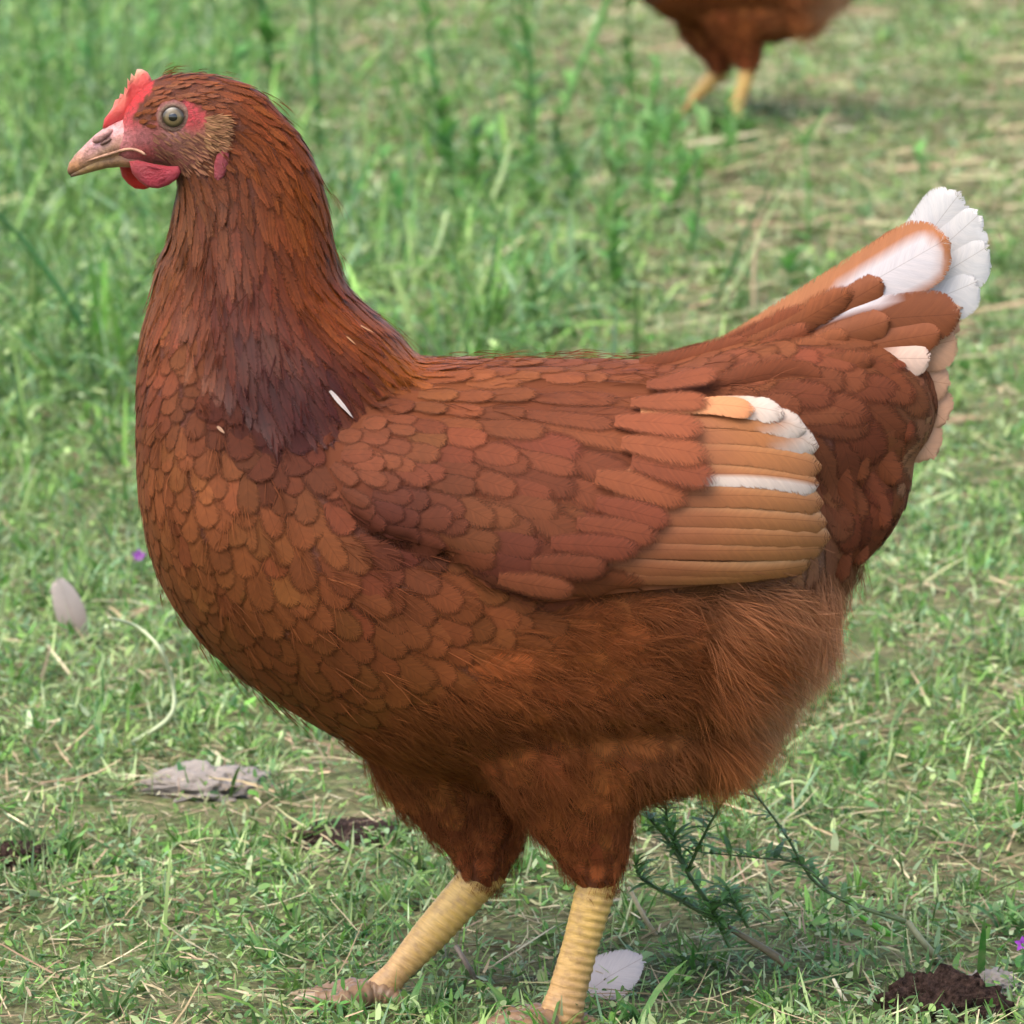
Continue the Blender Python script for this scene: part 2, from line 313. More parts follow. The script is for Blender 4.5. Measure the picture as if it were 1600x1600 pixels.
# ------------------------------------------------------------------ wings: a shell lying on the flank
def hit(u, v, bvh=bvh_body):
    r = ray(u, v); p, n, _, _ = bvh.ray_cast(CAM, r)
    return (p, n) if p is not None else (None, None)
W_TOP = np.array([(505, 690), (560, 635), (650, 600), (800, 590), (1000, 600), (1100, 622), (1200, 648), (1262, 690), (1284, 770)])
W_BOT = np.array([(505, 725), (545, 800), (600, 838), (700, 862), (760, 915), (850, 940), (960, 925), (1100, 912), (1220, 902), (1284, 850)])
nu, nv = 56, 20
WP = np.zeros((nu, nv, 3)); WO = np.zeros((nu, nv, 3))
for i in range(nu):
    u = 505 + (1284 - 505) * i / (nu - 1); t0 = np.interp(u, *W_TOP.T); t1 = np.interp(u, *W_BOT.T)
    for j in range(nv):
        b = j / (nv - 1); v = t0 + (t1 - t0) * b
        p, n = hit(u, v)
        if p is None: p = at(u, v, -60); n = Vector((0, -1, 0))
        o = (n * 0.6 + Vector((0, -1, 0)) * 0.6).normalized()
        a = i / (nu - 1)
        h = 24 * smooth01(b / 0.4) * math.sqrt(max(0, 1 - max(0, (b - 0.86) / 0.14) ** 2) * 0.8 + 0.2) * smooth01(a / 0.1) * (0.45 + 0.55 * smooth01((1 - a) / 0.2)) + 2
        WP[i, j] = p + o * (h / SPX); WO[i, j] = p - o * (22 / SPX)
for _ in range(5):   # even out ridges
    A = WP.copy(); A[1:-1, 1:-1] = (WP[1:-1, 1:-1] * 2 + WP[:-2, 1:-1] + WP[2:, 1:-1] + WP[1:-1, :-2] + WP[1:-1, 2:]) / 6; WP = A
WV = np.concatenate([WP.reshape(-1, 3), WO.reshape(-1, 3)]); NW = nu * nv
idx = np.arange(NW).reshape(nu, nv); wf = []
for i in range(nu - 1):
    for j in range(nv - 1):
        q = (idx[i, j], idx[i, j + 1], idx[i + 1, j + 1], idx[i + 1, j])
        wf.append(q); wf.append(tuple(x + NW for x in q[::-1]))
edge = [idx[i, 0] for i in range(nu)] + [idx[-1, j] for j in range(1, nv)] + [idx[i, -1] for i in range(nu - 2, -1, -1)] + [idx[0, j] for j in range(nv - 2, 0, -1)]
for a, b in zip(edge, edge[1:] + edge[:1]): wf.append((b, a, a + NW, b + NW))
wf = np.array(wf); wcol = idw(TINT, pix(WV)) * TSAT
wing_n = add('wing', new_mesh('wing', WV, wf, M_DOWN, None, wcol), hen)
mir = np.array([1, -1, 1.0])
wing_f = add('wing', new_mesh('wing', WV * mir, wf[:, ::-1].copy(), M_DOWN, None, wcol), hen)
def tris_poly(f): return [tuple(int(x) for x in q) for q in f]
allV = [Vector(v) for v in BV] + [Vector(v) for v in WV] + [Vector(v) for v in WV * mir]
nb = len(BV); nwv = len(WV)
allF = BF + [tuple(x + nb for x in q) for q in tris_poly(wf)] + [tuple(x + nb + nwv for x in q) for q in tris_poly(wf[:, ::-1])]
bvh_all = BVHTree.FromPolygons(allV, allF)

# ------------------------------------------------------------------ feathers
S_ROWS = np.array([0, .22, .44, .62, .78, .9, .97, 1.0])
def width_round(s): return np.where(s < .6, .5 + .5 * np.sin(np.clip(s / .6, 0, 1) * np.pi / 2), np.sqrt(np.clip(1 - ((s - .6) / .41) ** 2, 0.0, 1)))
def width_point(s): return (.45 + .55 * np.sin(np.clip(s / .45, 0, 1) * np.pi / 2)) * np.clip(1 - s, 0.02, 1) ** .55 * 1.15
def width_long(s): return np.where(s < .8, .72 + .28 * s / .8, np.sqrt(np.clip(1 - ((s - .8) / .205) ** 2, 0.0, 1)))
def rounded_end(L, W, k=1.15):
    s0 = max(.3, 1 - k * W / L)
    rows = np.concatenate([np.linspace(0, s0, 9), s0 + (1 - s0) * np.array([.35, .6, .8, .93, 1.0])])
    return (lambda s: np.where(s < s0, .72 + .28 * s / s0, np.sqrt(np.clip(1 - ((s - s0) / (1 - s0) * .985) ** 2, 0, 1)))), rows
def make_feather(p, d, L, W, h0, h1, camber, wfun, col_fn, bvh, nt=5, rows=S_ROWS, free=0.0, skew=0.0):
    """a feather laid along the surface below it. Lengths in photo pixels. Returns verts, quads, uv, colours"""
    p = Vector(p); d = Vector(d).normalized(); T = np.linspace(-1, 1, nt); V = []; UV = []; C = []
    ws = wfun(rows) * W; prev = 0.0; cur = p.copy(); dirv = d.copy(); nn = None
    for k, s in enumerate(rows):
        if k:
            cur = cur + dirv * ((s - prev) * L / SPX); prev = s
        q, n, _, _ = bvh.find_nearest(cur)
        if nn is None: nn = n
        if k and free > 0: # let the feather leave the surface where that falls away
            n = (nn * free + n * (1 - free)).normalized(); q2 = cur; q = q * (1 - free) + q2 * free
        nn = n; cur = q
        dirv = (dirv - n * dirv.dot(n)).normalized()
        side = n.cross(dirv)
        for t in T:
            x = t * ws[k]
            c = cur + side * (x / SPX) - dirv * (abs(t) ** 2 * (0.05 + .08 * s) * W / SPX) + side * (skew * s * s * L / SPX)
            if free == 0 and abs(t) > 0.3:
                q2, n2, _, _ = bvh.find_nearest(c)
                if (q2 - c).length < 0.01: c, n_use = q2, n2
                else: n_use = n
            else: n_use = n
            h = h0 + (h1 - h0) * s - camber * t * t * (0.3 + 0.7 * s)
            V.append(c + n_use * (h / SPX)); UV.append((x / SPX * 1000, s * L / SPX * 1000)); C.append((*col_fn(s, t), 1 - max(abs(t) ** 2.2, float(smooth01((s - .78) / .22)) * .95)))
    Fq = [(k * nt + j, k * nt + j + 1, (k + 1) * nt + j + 1, (k + 1) * nt + j) for k in range(len(rows) - 1) for j in range(nt - 1)]
    return V, Fq, UV, C
class Batch:
    def __init__(s): s.V = []; s.F = []; s.U = []; s.C = []
    def put(s, f):
        o = len(s.V); s.V += [tuple(v) for v in f[0]]; s.F += [tuple(i + o for i in q) for q in f[1]]; s.U += f[2]; s.C += f[3]
    def mesh(s, name, mat): return new_mesh(name, np.array(s.V), np.array(s.F), mat, np.array(s.U), np.array(s.C))
def feather_obj(name, f, mat, parent):
    b = Batch(); b.put(f); return add(name, b.mesh(name, mat), parent)

# sampled positions: darts thrown on the surface, spaced by the local feather size
bt = []
for f in BF:
    bt.append(f[:3])
    if len(f) == 4: bt.append((f[0], f[2], f[3]))
bt = np.array(bt); A3, B3, C3 = BV[bt[:, 0]], BV[bt[:, 1]], BV[bt[:, 2]]
area = np.linalg.norm(np.cross(B3 - A3, C3 - A3), axis=1) / 2
def sample(n):
    k = RNG.choice(len(bt), n, p=area / area.sum()); r1 = np.sqrt(RNG.random(n)); r2 = RNG.random(n)
    P = A3[k] * (1 - r1)[:, None] + B3[k] * (r1 * (1 - r2))[:, None] + C3[k] * (r1 * r2)[:, None]
    N = np.cross(B3[k] - A3[k], C3[k] - A3[k]); N /= np.linalg.norm(N, axis=1, keepdims=True) + 1e-12
    vn = BN[bt[k, 0]]; N *= np.sign((N * vn).sum(1, keepdims=True) + 1e-9)
    return P, N
def darts(P, R):
    cell = {}; keep = []; g = R.max()
    for i in range(len(P)):
        p = P[i]; k = tuple((p // g).astype(int)); ok = True
        for a in (-1, 0, 1):
            for b in (-1, 0, 1):
                for c in (-1, 0, 1):
                    for j in cell.get((k[0] + a, k[1] + b, k[2] + c), ()):
                        if ((P[j] - p) ** 2).sum() < (0.5 * (R[i] + R[j])) ** 2: ok = False; break
                    if not ok: break
                if not ok: break
            if not ok: break
        if ok: cell.setdefault(k, []).append(i); keep.append(i)
    return np.array(keep)
HACKLE = [(255, 300), (300, 235), (345, 205), (360, 170), (300, 95), (400, 110), (480, 190), (540, 330), (570, 430), (640, 520), (690, 560), (600, 590), (500, 640), (430, 640), (345, 560), (300, 480), (235, 470), (235, 380)]
HEADP = [(160, 260), (150, 180), (240, 90), (340, 90), (420, 120), (370, 180), (345, 210), (345, 280), (300, 300), (250, 310), (225, 290)]
WINGP = [tuple(x) for x in W_TOP] + [tuple(x) for x in W_BOT[::-1]]
def zone_fluff(uv):
    u, v = uv[:, 0], uv[:, 1]
    lim = np.interp(u, [200, 420, 560, 680, 760, 820, 900, 1250, 1300, 1400], [1300, 1200, 1130, 1060, 1010, 960, 945, 905, 880, 860])
    return v > lim
P, N = sample(60000); uv = side_pix(P)
inw = inpoly(uv, WINGP) & (np.abs(P[:, 1]) > 0.02); fl = zone_fluff(uv); hk = inpoly(uv, HACKLE); hd = inpoly(uv, HEADP) & ~hk; fc = inpoly(uv, FACE)
SIZE_K = .86
SIZE = [(300, 560, 46, 34), (260, 700, 50, 36), (380, 720, 58, 46), (300, 900, 58, 42), (450, 880, 66, 52), (400, 1050, 66, 50), (560, 980, 74, 54), (700, 570, 82, 52), (950, 570, 88, 56), (1150, 560, 90, 56), (1300, 600, 110, 60), (1380, 750, 110, 50), (1250, 760, 100, 56)]
R = np.zeros(len(P))
sz = idw(SIZE, uv) * SIZE_K
combz = np.zeros(len(uv), bool)
zone = np.where(fc | combz, 9, np.where(hd, 2, np.where(hk, 1, np.where(fl, 3, np.where(inw, 9, 0)))))
R = np.select([zone == 0, zone == 1, zone == 2, zone == 3], [sz[:, 1] * 0.62, np.full(len(P), 12.5), np.full(len(P), 7.5), np.full(len(P), 27.0)], 20.0) / SPX
use = np.flatnonzero((zone <= 3)); k = use[darts(P[use], R[use])]
P, N, uv, zone, sz = P[k], N[k], uv[k], zone[k], sz[k]
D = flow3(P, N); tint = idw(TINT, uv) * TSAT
view = np.array([0, -1, 0.15])
def jit(c, a=0.1):
    c = np.array(c) * (1 + a * RNG.standard_normal()); c[1] *= 1 + 0.05 * RNG.standard_normal(); return np.clip(c, 0.004, 0.9)
def plain(c, tipl=0.15):
    c = np.array(c)
    return lambda s, t: tuple(c * (0.92 + tipl * s * (1 - t * t)))
plum, hackle, headb, flankb = Batch(), Batch(), Batch(), Batch()
cand = []
for i in range(len(P)):
    d = Vector(D[i]); n = Vector(N[i]); d.rotate(Matrix.Rotation(RNG.normal(0, 0.1), 3, n)); j = 1 + 0.12 * RNG.standard_normal()
    c = jit(tint[i])
    if zone[i] == 0:
        L, W = sz[i][0] * 1.35 * j, sz[i][1] * 0.64 * (1 + 0.14 * RNG.standard_normal())
        f = make_feather(P[i], d, L, W, 1, 4.2 + .9 * RNG.standard_normal(), 1.4, width_round, plain(c), bvh_all)
        cand.append((-(N[i] @ view) * L * W, i, f))
    elif zone[i] == 3:
        small = float(np.interp(uv[i][1], [1230, 1330, 1400], [1, .55, .3]))
        d.rotate(Matrix.Rotation(RNG.normal(0, 0.22), 3, n))
        f = make_feather(P[i], d, 115 * j * small, 34 * small, 1, 8 * small + 2.5 * RNG.standard_normal(), 3, width_round, plain(jit(tint[i], .2), .45), bvh_all, 7)
        flankb.put(f)
    elif zone[i] == 1:
        back = smooth01((uv[i][0] - 300) / 250)
        L, W = (58 + 55 * smooth01((uv[i][1] - 200) / 250)) * j, 9.5 + 6.5 * smooth01((uv[i][1] - 200) / 300)
        tip = np.clip(c * np.array([1.5, 1.35, 1.1]), 0, 1); base = c * 0.75
        cf = (lambda s, t, a=base, b=tip: tuple(a + (b - a) * (s if abs(t) > .4 else s * .4)))
        hackle.put(make_feather(P[i], d, L, W, 0.5, 5.5 + 1.6 * RNG.standard_normal(), 1.2, width_point, cf, bvh_all, 3, np.array([0, .25, .5, .75, .9, 1.0])))
    else:
        L, W = 22 * j, 5.5
        headb.put(make_feather(P[i], d, L, W, 0, 4 + 1.2 * RNG.standard_normal(), 1, width_point, plain(c, .4), bvh_all, 3, np.array([0, .4, .8, 1.0])))
cand.sort(key=lambda x: x[0])
for r, (_, i, f) in enumerate(cand):
    if r < 300: feather_obj('contour_feather', f, M_FEATHER, hen)
    else: plum.put(f)
add('plumage', plum.mesh('plumage', M_FEATHER), hen, kind='stuff')
add('flank_plumage', flankb.mesh('flank_plumage', M_SOFT), hen, kind='stuff')
add('hackle_plumage', hackle.mesh('hackle_plumage', M_HACKLE), hen, kind='stuff')
add('head_plumage', headb.mesh('head_plumage', M_HACKLE), hen, kind='stuff')
print('feathers', len(cand), len(hackle.V), len(headb.V))

# wing coverts in rows on the shell
def covert_row(name, u0, v0, u1, v1, n, L, W, h0, h1, mat=M_FEATHER, wf_=width_round, tintmul=1.0, jitter=5):
    for k in range(n):
        a = (k + 0.5) / n; u = u0 + (u1 - u0) * a + RNG.normal(0, jitter); v = v0 + (v1 - v0) * a + RNG.normal(0, jitter * .6)
        p, nn = hit(u, v, bvh_all)
        if p is None: continue
        d = flow3(np.array([p]), np.array([nn]))[0]; dv = Vector(d); dv.rotate(Matrix.Rotation(RNG.normal(0, 0.11), 3, nn))
        c = jit(idw(TINT, np.array([(u + L * .5, v)]))[0] * TSAT * tintmul * .88, 0.1)
        f = make_feather(p, dv, L * (1.05 + .12 * RNG.standard_normal()), W * (1.12 + .12 * RNG.standard_normal()), h0, h1 + RNG.normal(0, .8), 2.0, wf_, plain(c, .25), bvh_all)
        feather_obj(name, f, mat, wing_n)
        g = ([Vector((q.x, -q.y, q.z)) for q in f[0]], [x[::-1] for x in f[1]], f[2], f[3])
        far_b.put(g)
far_b = Batch()
# from the tail end forward, so that every row covers the roots of the one behind it
for k, (u0, v0, u1, v1, n, L, W, h1) in enumerate([
        (920, 640, 790, 915, 9, 170, 30, 12), (860, 630, 740, 900, 9, 165, 28, 12),
        (960, 612, 850, 840, 8, 125, 27, 11), (830, 606, 715, 880, 10, 120, 27, 11),
        (760, 604, 675, 862, 10, 95, 25, 10), (700, 602, 630, 848, 11, 82, 23, 9.5),
        (650, 606, 592, 832, 11, 66, 21, 9), (612, 615, 560, 815, 10, 56, 19, 8.5), (580, 630, 535, 790, 9, 50, 17, 8), (550, 645, 515, 755, 7, 46, 16, 7.5)]):
    covert_row('covert_feather', u0, v0, u1, v1, n, L, W, 2, h1 * .62, jitter=8)

# flight feathers: tan strips, upper ones lying over the lower
TAN, WHITE, PALE = np.array([.29, .112, .038]), np.array([.48, .38, .31]), np.array([.42, .22, .1])
def blend(a, b, x): x = float(smooth01(x)); return np.asarray(a) * (1 - x) + np.asarray(b) * x
def c_tan(s, t): return tuple(blend(blend(np.array([.2, .066, .026]), TAN, (s - .25) / .5), PALE, (t * .9 + .1) * s))
def c_tanw(s, t): return tuple(blend(c_tan(s, t), WHITE, ((-t) - .05) * 3) if s > .3 else c_tan(s, t))
def c_whitetip(s, t): return tuple(blend(np.array(c_tan(s, t)), WHITE, (s - .72) * 5 + .5 * abs(t) - .2))
def c_wing_pale(s, t): return tuple(blend(np.array([.42, .18, .075]), WHITE, (s - .55) * 3.2))
def place_pix(name, u0, v0, u1, v1, W, h0, h1, cf, parent, camber=3, bvh=bvh_all, mat=M_FLIGHT, wfun=width_long, nt=7, mirror=None, skew=0):
    p, n = hit(u0, v0, bvh); q, n2 = hit(u1, v1, bvh)
    if p is None: return
    if q is None: q = p + (at(u1, v1) - at(u0, v0))
    L = (q - p).length * SPX
    wfun, rows = rounded_end(L, W)
    f = make_feather(p, q - p, L, W, h0, h1, camber, wfun, cf, bvh, nt, rows, skew=skew, free=.35)
    feather_obj(name, f, mat, parent)
    if mirror is not None: mirror.put(([Vector((x.x, -x.y, x.z)) for x in f[0]], [x[::-1] for x in f[1]], f[2], f[3]))
fl = [(900, 900, 1225, 898, 15, 6, c_tan), (930, 880, 1262, 890, 17, 9, c_tan), (940, 858, 1280, 873, 18, 12, c_tan), (950, 835, 1287, 853, 19, 15, c_tan), (960, 808, 1286, 828, 20, 18, c_tan), (960, 780, 1278, 800, 22, 21, c_tan),
      (980, 748, 1268, 772, 24, 24, c_tanw), (990, 715, 1268, 745, 27, 28, c_tan), (1000, 690, 1266, 718, 27, 31, c_whitetip), (1000, 668, 1248, 690, 25, 34, c_whitetip), (1000, 650, 1215, 665, 22, 37, c_wing_pale), (1010, 648, 1170, 662, 20, 41, lambda s, t: tuple(np.array([.42, .17, .07]) * (0.9 + .2 * s)))]
for (u0, v0, u1, v1, W, h, cf) in fl:
    place_pix('flight_feather', u0, v0, u1, v1, W, h * .3, h * .8 + 6, cf, wing_n, 4.5, mirror=far_b)
# covert fringe that overlaps the roots of the flight feathers
for (u, v, L, W) in [(985, 640, 125, 30), (960, 668, 140, 32), (970, 700, 135, 32), (985, 728, 130, 32), (930, 750, 150, 30), (930, 790, 120, 26), (900, 820, 130, 26), (860, 850, 140, 25), (830, 880, 120, 24), (780, 900, 120, 22), (1010, 612, 120, 28)]:
    p, n = hit(u, v, bvh_all); dv = Vector(flow3(np.array([p]), np.array([n]))[0])
    c = jit(np.array([.15, .043, .018]) if v < 760 else np.array([.12, .034, .015]), .1)
    f = make_feather(p, dv, L, W, 14, 34 if v < 745 else 20, 3, width_round, plain(c), bvh_all)
    feather_obj('covert_feather', f, M_FEATHER, wing_n)
    far_b.put(([Vector((x.x, -x.y, x.z)) for x in f[0]], [x[::-1] for x in f[1]], f[2], f[3]))
add('feathering', far_b.mesh('feathering', M_FEATHER), wing_f, kind='stuff')

# ------------------------------------------------------------------ tail
tail = add('tail', None, hen)
def free_feather(name, pts, d0, W, cf, parent, nrm=(0, -1, .1), camber=5, mat=M_FLIGHT, wfun=width_long, roll=0.0, nt=7, fray=0.0):
    """a feather in the open: pts are photo pixels along its shaft, d0 the depth (pixels) at root and tip"""
    C = spline([at(u, v, d0[0] + (d0[1] - d0[0]) * k / (len(pts) - 1)) for k, (u, v) in enumerate(pts)], 60)
    V = []; UV = []; Cc = []
    Ln = sum((C[k + 1] - C[k]).length for k in range(59)); wr, S = rounded_end(Ln * SPX, W, .95 if wfun is width_long else 2.0); ws = wr(S) * W; N0 = Vector(nrm).normalized()
    for k, s in enumerate(S):
        x = s * 58.999; a = int(x); p = C[a].lerp(C[a + 1], x - a); tg = (C[min(a + 2, 59)] - C[max(a - 1, 0)]).normalized()
        n = (N0 - tg * N0.dot(tg)).normalized(); side = n.cross(tg)
        side = (side * math.cos(roll) + n * math.sin(roll)).normalized(); n = tg.cross(side)
        for t in np.linspace(-1, 1, nt):
            fr = fray * RNG.standard_normal() * (s > .75)
            V.append(p + side * (t * ws[k] / SPX) - n * (camber * t * t / SPX) + tg * ((fr * 8 - t * t * 0.05 * W * s) / SPX)); UV.append((t * ws[k] / SPX * 1000, s * Ln * 1000)); Cc.append((*cf(s, t), 1 - max(abs(t) ** 3, float(smooth01((s - .9) / .1)) * .9)))
    Fq = [(k * nt + j, k * nt + j + 1, (k + 1) * nt + j + 1, (k + 1) * nt + j) for k in range(len(S) - 1) for j in range(nt - 1)]
    return feather_obj(name, (V, Fq, UV, Cc), mat, parent)
BR, BRD = np.array([.18, .056, .022]), np.array([.135, .038, .016])
def c_white(s, t): return tuple(blend(np.array([.55, .3, .18]), np.array([.5, .47, .455]), (s - .35) * 4))
def c_wcent(s, t): return tuple(blend(np.array([.36, .14, .06]), np.array([.56, .5, .5]), (1 - abs(t + .12) * 1.55 + .25) * 2.2 * min(1, max(0, (s - .45) * 6)) * min(1, max(0, (.97 - s) * 12))))
def c_wedge(s, t): return tuple(blend(BR * .85, np.array([.56, .5, .5]), (abs(t) - .35) * 4 * (1 if t > 0 else 0) * min(1, max(0, (s - .2) * 6)) * min(1, max(0, (.75 - s) * 6))))
def c_pale(s, t): return tuple(blend(BRD, np.array([.42, .23, .14]), (s - .5) * 3))
def c_tailpale(s, t): return tuple(blend(BR, np.array([.55, .38, .3]), (s - .45) * 3 - abs(t) * .4))
def c_br(s, t): return tuple(BR * (0.85 + .25 * s))
def c_brd(s, t): return tuple(BRD * (0.9 + .3 * s))
for pts, d, W, cf, fr in [
        (((1230, 590), (1390, 440), (1500, 302)), (22, 14), 42, c_white, .3), (((1240, 590), (1400, 450), (1530, 335)), (19, 11), 50, c_white, .35), (((1250, 600), (1410, 470), (1543, 385)), (16, 8), 50, c_white, .4),
        (((1260, 600), (1420, 490), (1526, 440)), (13, 5), 46, c_white, .4), (((1260, 610), (1420, 510), (1500, 488)), (10, 2), 36, c_pale, .4),
        (((1170, 560), (1300, 460), (1420, 368)), (10, 2), 26, c_br, .1), (((1150, 560), (1310, 470), (1482, 372)), (-2, -12), 56, c_wcent, .15),
        (((1170, 590), (1320, 510), (1500, 490)), (-12, -26), 40, c_wedge, .1), (((1220, 620), (1380, 560), (1496, 530)), (-4, -14), 42, c_pale, .15), (((1250, 640), (1380, 590), (1485, 600)), (-2, -8), 40, c_pale, .2),
        (((1300, 640), (1420, 620), (1480, 660)), (0, -4), 38, c_pale, .2), (((1300, 640), (1400, 650), (1460, 715)), (-4, -8), 40, c_pale, .2),
        (((1200, 600), (1340, 545), (1470, 520)), (-22, -30), 26, c_br, .2), (((1230, 610), (1350, 565), (1455, 560)), (-26, -34), 28, c_tailpale, .2), (((1160, 570), (1270, 505), (1380, 440)), (-14, -16), 24, c_br, .2), (((1200, 580), (1300, 530), (1390, 500)), (-26, -30), 24, c_br, .2)]:
    free_feather('tail_feather', pts, d, W, cf, tail, fray=fr, wfun=width_long, nt=9 if fr > .3 else 7)
for pts, d, W, cf in [
        (((1030, 572), (1130, 550), (1225, 508)), (-14, -14), 30, c_brd), (((1060, 575), (1160, 545), (1265, 482)), (-18, -18), 30, c_brd), (((1000, 575), (1090, 562), (1185, 535)), (-20, -20), 28, c_brd), (((1090, 580), (1180, 560), (1270, 510)), (-34, -30), 28, c_brd),
        (((1120, 570), (1220, 520), (1335, 452)), (-22, -20), 28, c_br), (((1150, 595), (1230, 565), (1300, 535)), (-70, -48), 30, c_br), (((1170, 600), (1250, 560), (1330, 520)), (-50, -36), 28, c_br),
        (((1160, 620), (1260, 590), (1370, 560)), (-110, -60), 30, c_brd), (((1220, 600), (1330, 580), (1430, 625)), (-80, -50), 38, c_brd), (((1240, 640), (1340, 620), (1430, 690)), (-90, -50), 38, c_brd),
        (((1110, 610), (1200, 585), (1290, 590)), (-140, -95), 30, c_brd), (((1130, 640), (1220, 615), (1320, 640)), (-140, -95), 30, c_brd), (((1250, 680), (1330, 680), (1410, 760)), (-105, -55), 38, c_brd), (((1270, 720), (1330, 740), (1390, 830)), (-105, -55), 36, c_brd),
        (((1270, 760), (1310, 790), (1350, 890)), (-105, -60), 34, c_brd), (((1240, 640), (1310, 660), (1350, 760)), (-120, -80), 32, c_brd), (((1260, 700), (1300, 730), (1325, 850)), (-125, -85), 32, c_brd), (((1280, 780), (1300, 830), (1318, 915)), (-110, -80), 30, c_brd)]:
    free_feather('tail_covert', pts, d, W, lambda s, t, c=jit((1, 1, 1), .1), f=cf: tuple(np.array(f(s, t)) * c), tail, mat=M_FEATHER, wfun=width_round, camber=8)

# ------------------------------------------------------------------ fluff: loose down in tufts over belly, thighs and rump
def down(name, n_clump, per, seed_zone, Lf, wid, parent, spread=16, lift=.3, tips=1.0):
    P, N = sample(n_clump * 12); uv = side_pix(P); k = np.flatnonzero(seed_zone(uv, P))[:n_clump]
    P, N, uv = P[k], N[k], uv[k]; D = flow3(P, N); tint = idw(TINT, uv) * TSAT; m = len(P)
    tint = tint * (1 + .12 * RNG.standard_normal((m, 1))).clip(.5, 1.6)
    Lc = Lf(uv) * (1 + .2 * RNG.standard_normal(m)).clip(.5, 1.5)
    D = D + 0.2 * RNG.standard_normal((m, 3)); D -= N * (D * N).sum(1, keepdims=True); D /= np.linalg.norm(D, axis=1, keepdims=True)
    Sd = np.cross(N, D)
    a = RNG.uniform(-1, 1, (m, per)); b = RNG.random((m, per))
    root = P[:, None] + (D[:, None] * (b * .55 * Lc[:, None])[..., None] + Sd[:, None] * (a * spread * .35)[..., None]) / SPX
    dirs = D[:, None] + Sd[:, None] * (a * .42 + .1 * RNG.standard_normal((m, per)))[..., None]
    dirs /= np.linalg.norm(dirs, axis=-1, keepdims=True)
    Ls = (Lc[:, None] * (.55 + .4 * RNG.random((m, per)))) / SPX; lf = lift * (1 + .45 * RNG.standard_normal((m, per))).clip(.1, 2.2)
    grav = np.array([0, 0, -1.0]); rows = np.array([0, .35, .7, 1.0]); pts = []
    for s in rows:
        pts.append(root + dirs * (Ls * s)[..., None] + N[:, None] * (Ls * lf * (s - .55 * s * s) + b * .004)[..., None] + grav * (Ls * .12 * s * s)[..., None])
    pts = np.stack(pts, 2).reshape(-1, 4, 3); M = len(pts)
    sd_ = np.cross(dirs, N[:, None] + .6 * RNG.standard_normal((m, per, 3))).reshape(-1, 3); sd_ /= np.linalg.norm(sd_, axis=1, keepdims=True) + 1e-9
    w = wid / SPX * np.array([1, 1, .75, .15]); V = np.stack([pts - sd_[:, None] * w[None, :, None], pts + sd_[:, None] * w[None, :, None]], 2).reshape(-1, 3)
    base = np.arange(M)[:, None] * 8; q = np.array([[0, 1, 3, 2], [2, 3, 5, 4], [4, 5, 7, 6]])
    Fq = (base[:, :, None] + q[None]).reshape(-1, 4)
    c = np.repeat(tint, per, 0) * (1 + .15 * RNG.standard_normal((M, 1))).clip(.6, 1.5)
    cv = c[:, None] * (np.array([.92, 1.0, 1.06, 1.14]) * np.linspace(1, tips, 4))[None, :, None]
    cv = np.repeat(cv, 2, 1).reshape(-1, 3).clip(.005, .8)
    return add(name, new_mesh(name, V, Fq, M_DOWN, None, cv), parent, kind='stuff')
def z_belly(uv, P): return zone_fluff(uv) & (RNG.random(len(uv)) < np.interp(uv[:, 0], [500, 700, 1050, 1200], [.7, .38, .42, 1.0]))
def l_belly(uv): return np.interp(uv[:, 1], [900, 1200, 1300, 1400], [52, 48, 26, 12])
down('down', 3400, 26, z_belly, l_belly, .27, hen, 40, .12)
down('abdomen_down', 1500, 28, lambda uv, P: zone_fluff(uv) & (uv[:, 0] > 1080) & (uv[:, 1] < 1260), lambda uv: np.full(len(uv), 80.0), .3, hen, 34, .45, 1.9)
# fine stray barbs that break up the outline everywhere else
down('stray_barbs', 650, 6, lambda uv, P: ~zone_fluff(uv) & ~inpoly(uv, FACE) & (uv[:, 0] > 240) & (uv[:, 0] < 1230), lambda uv: np.interp(uv[:, 0], [250, 500, 1200, 1450], [30, 55, 70, 70]), .55, hen, 14, .25)

# ------------------------------------------------------------------ head: beak, comb, wattles, eyes, ear
def cone_loft(rings, n=16):
    """rings: (u, v, half height px, half depth px, tilt of the section) -> closed mesh"""
    V = []; Fc = []
    for k, (u, v, r, w) in enumerate(rings):
        a, b = rings[max(k - 1, 0)], rings[min(k + 1, len(rings) - 1)]
        tx, tz = b[0] - a[0], -(b[1] - a[1]); L = math.hypot(tx, tz) + 1e-9; nr = Vector((-tz / L, 0, tx / L)); c = at(u, v)
        for j in range(n):
            an = 2 * math.pi * j / n; V.append(tuple(c + nr * (math.cos(an) * r / SPX) + Vector((0, math.sin(an) * w / SPX, 0))))
    m = len(rings)
    for k in range(m - 1):
        for j in range(n): Fc.append((k * n + j, k * n + (j + 1) % n, (k + 1) * n + (j + 1) % n, (k + 1) * n + j))
    Fc += [tuple(range(n))[::-1], tuple(range((m - 1) * n, m * n))]
    return V, Fc
def with_cols(V, ctrl, p=3): return idw(ctrl, pix(np.array(V)), p)
beak = add('beak', None, hen)
V, Fc = cone_loft([(232, 212, 34, 30), (205, 212, 33, 29), (182, 220, 28, 25), (160, 231, 23, 20), (142, 242, 18, 16), (126, 253, 14, 12), (116, 262, 11, 8), (110, 269, 6, 4), (109, 273, 2, 2)])
BK = [(200, 185, .55, .2, .2), (185, 200, .58, .26, .25), (165, 205, .5, .25, .26), (180, 232, .34, .18, .11), (150, 225, .44, .22, .25), (135, 240, .42, .2, .18), (115, 262, .4, .18, .06), (160, 245, .46, .3, .16), (110, 272, .05, .03, .02), (140, 255, .3, .17, .07)]
add('upper_mandible', new_mesh('upper_mandible', V, Fc, M_BEAK, None, with_cols(V, BK)), beak)
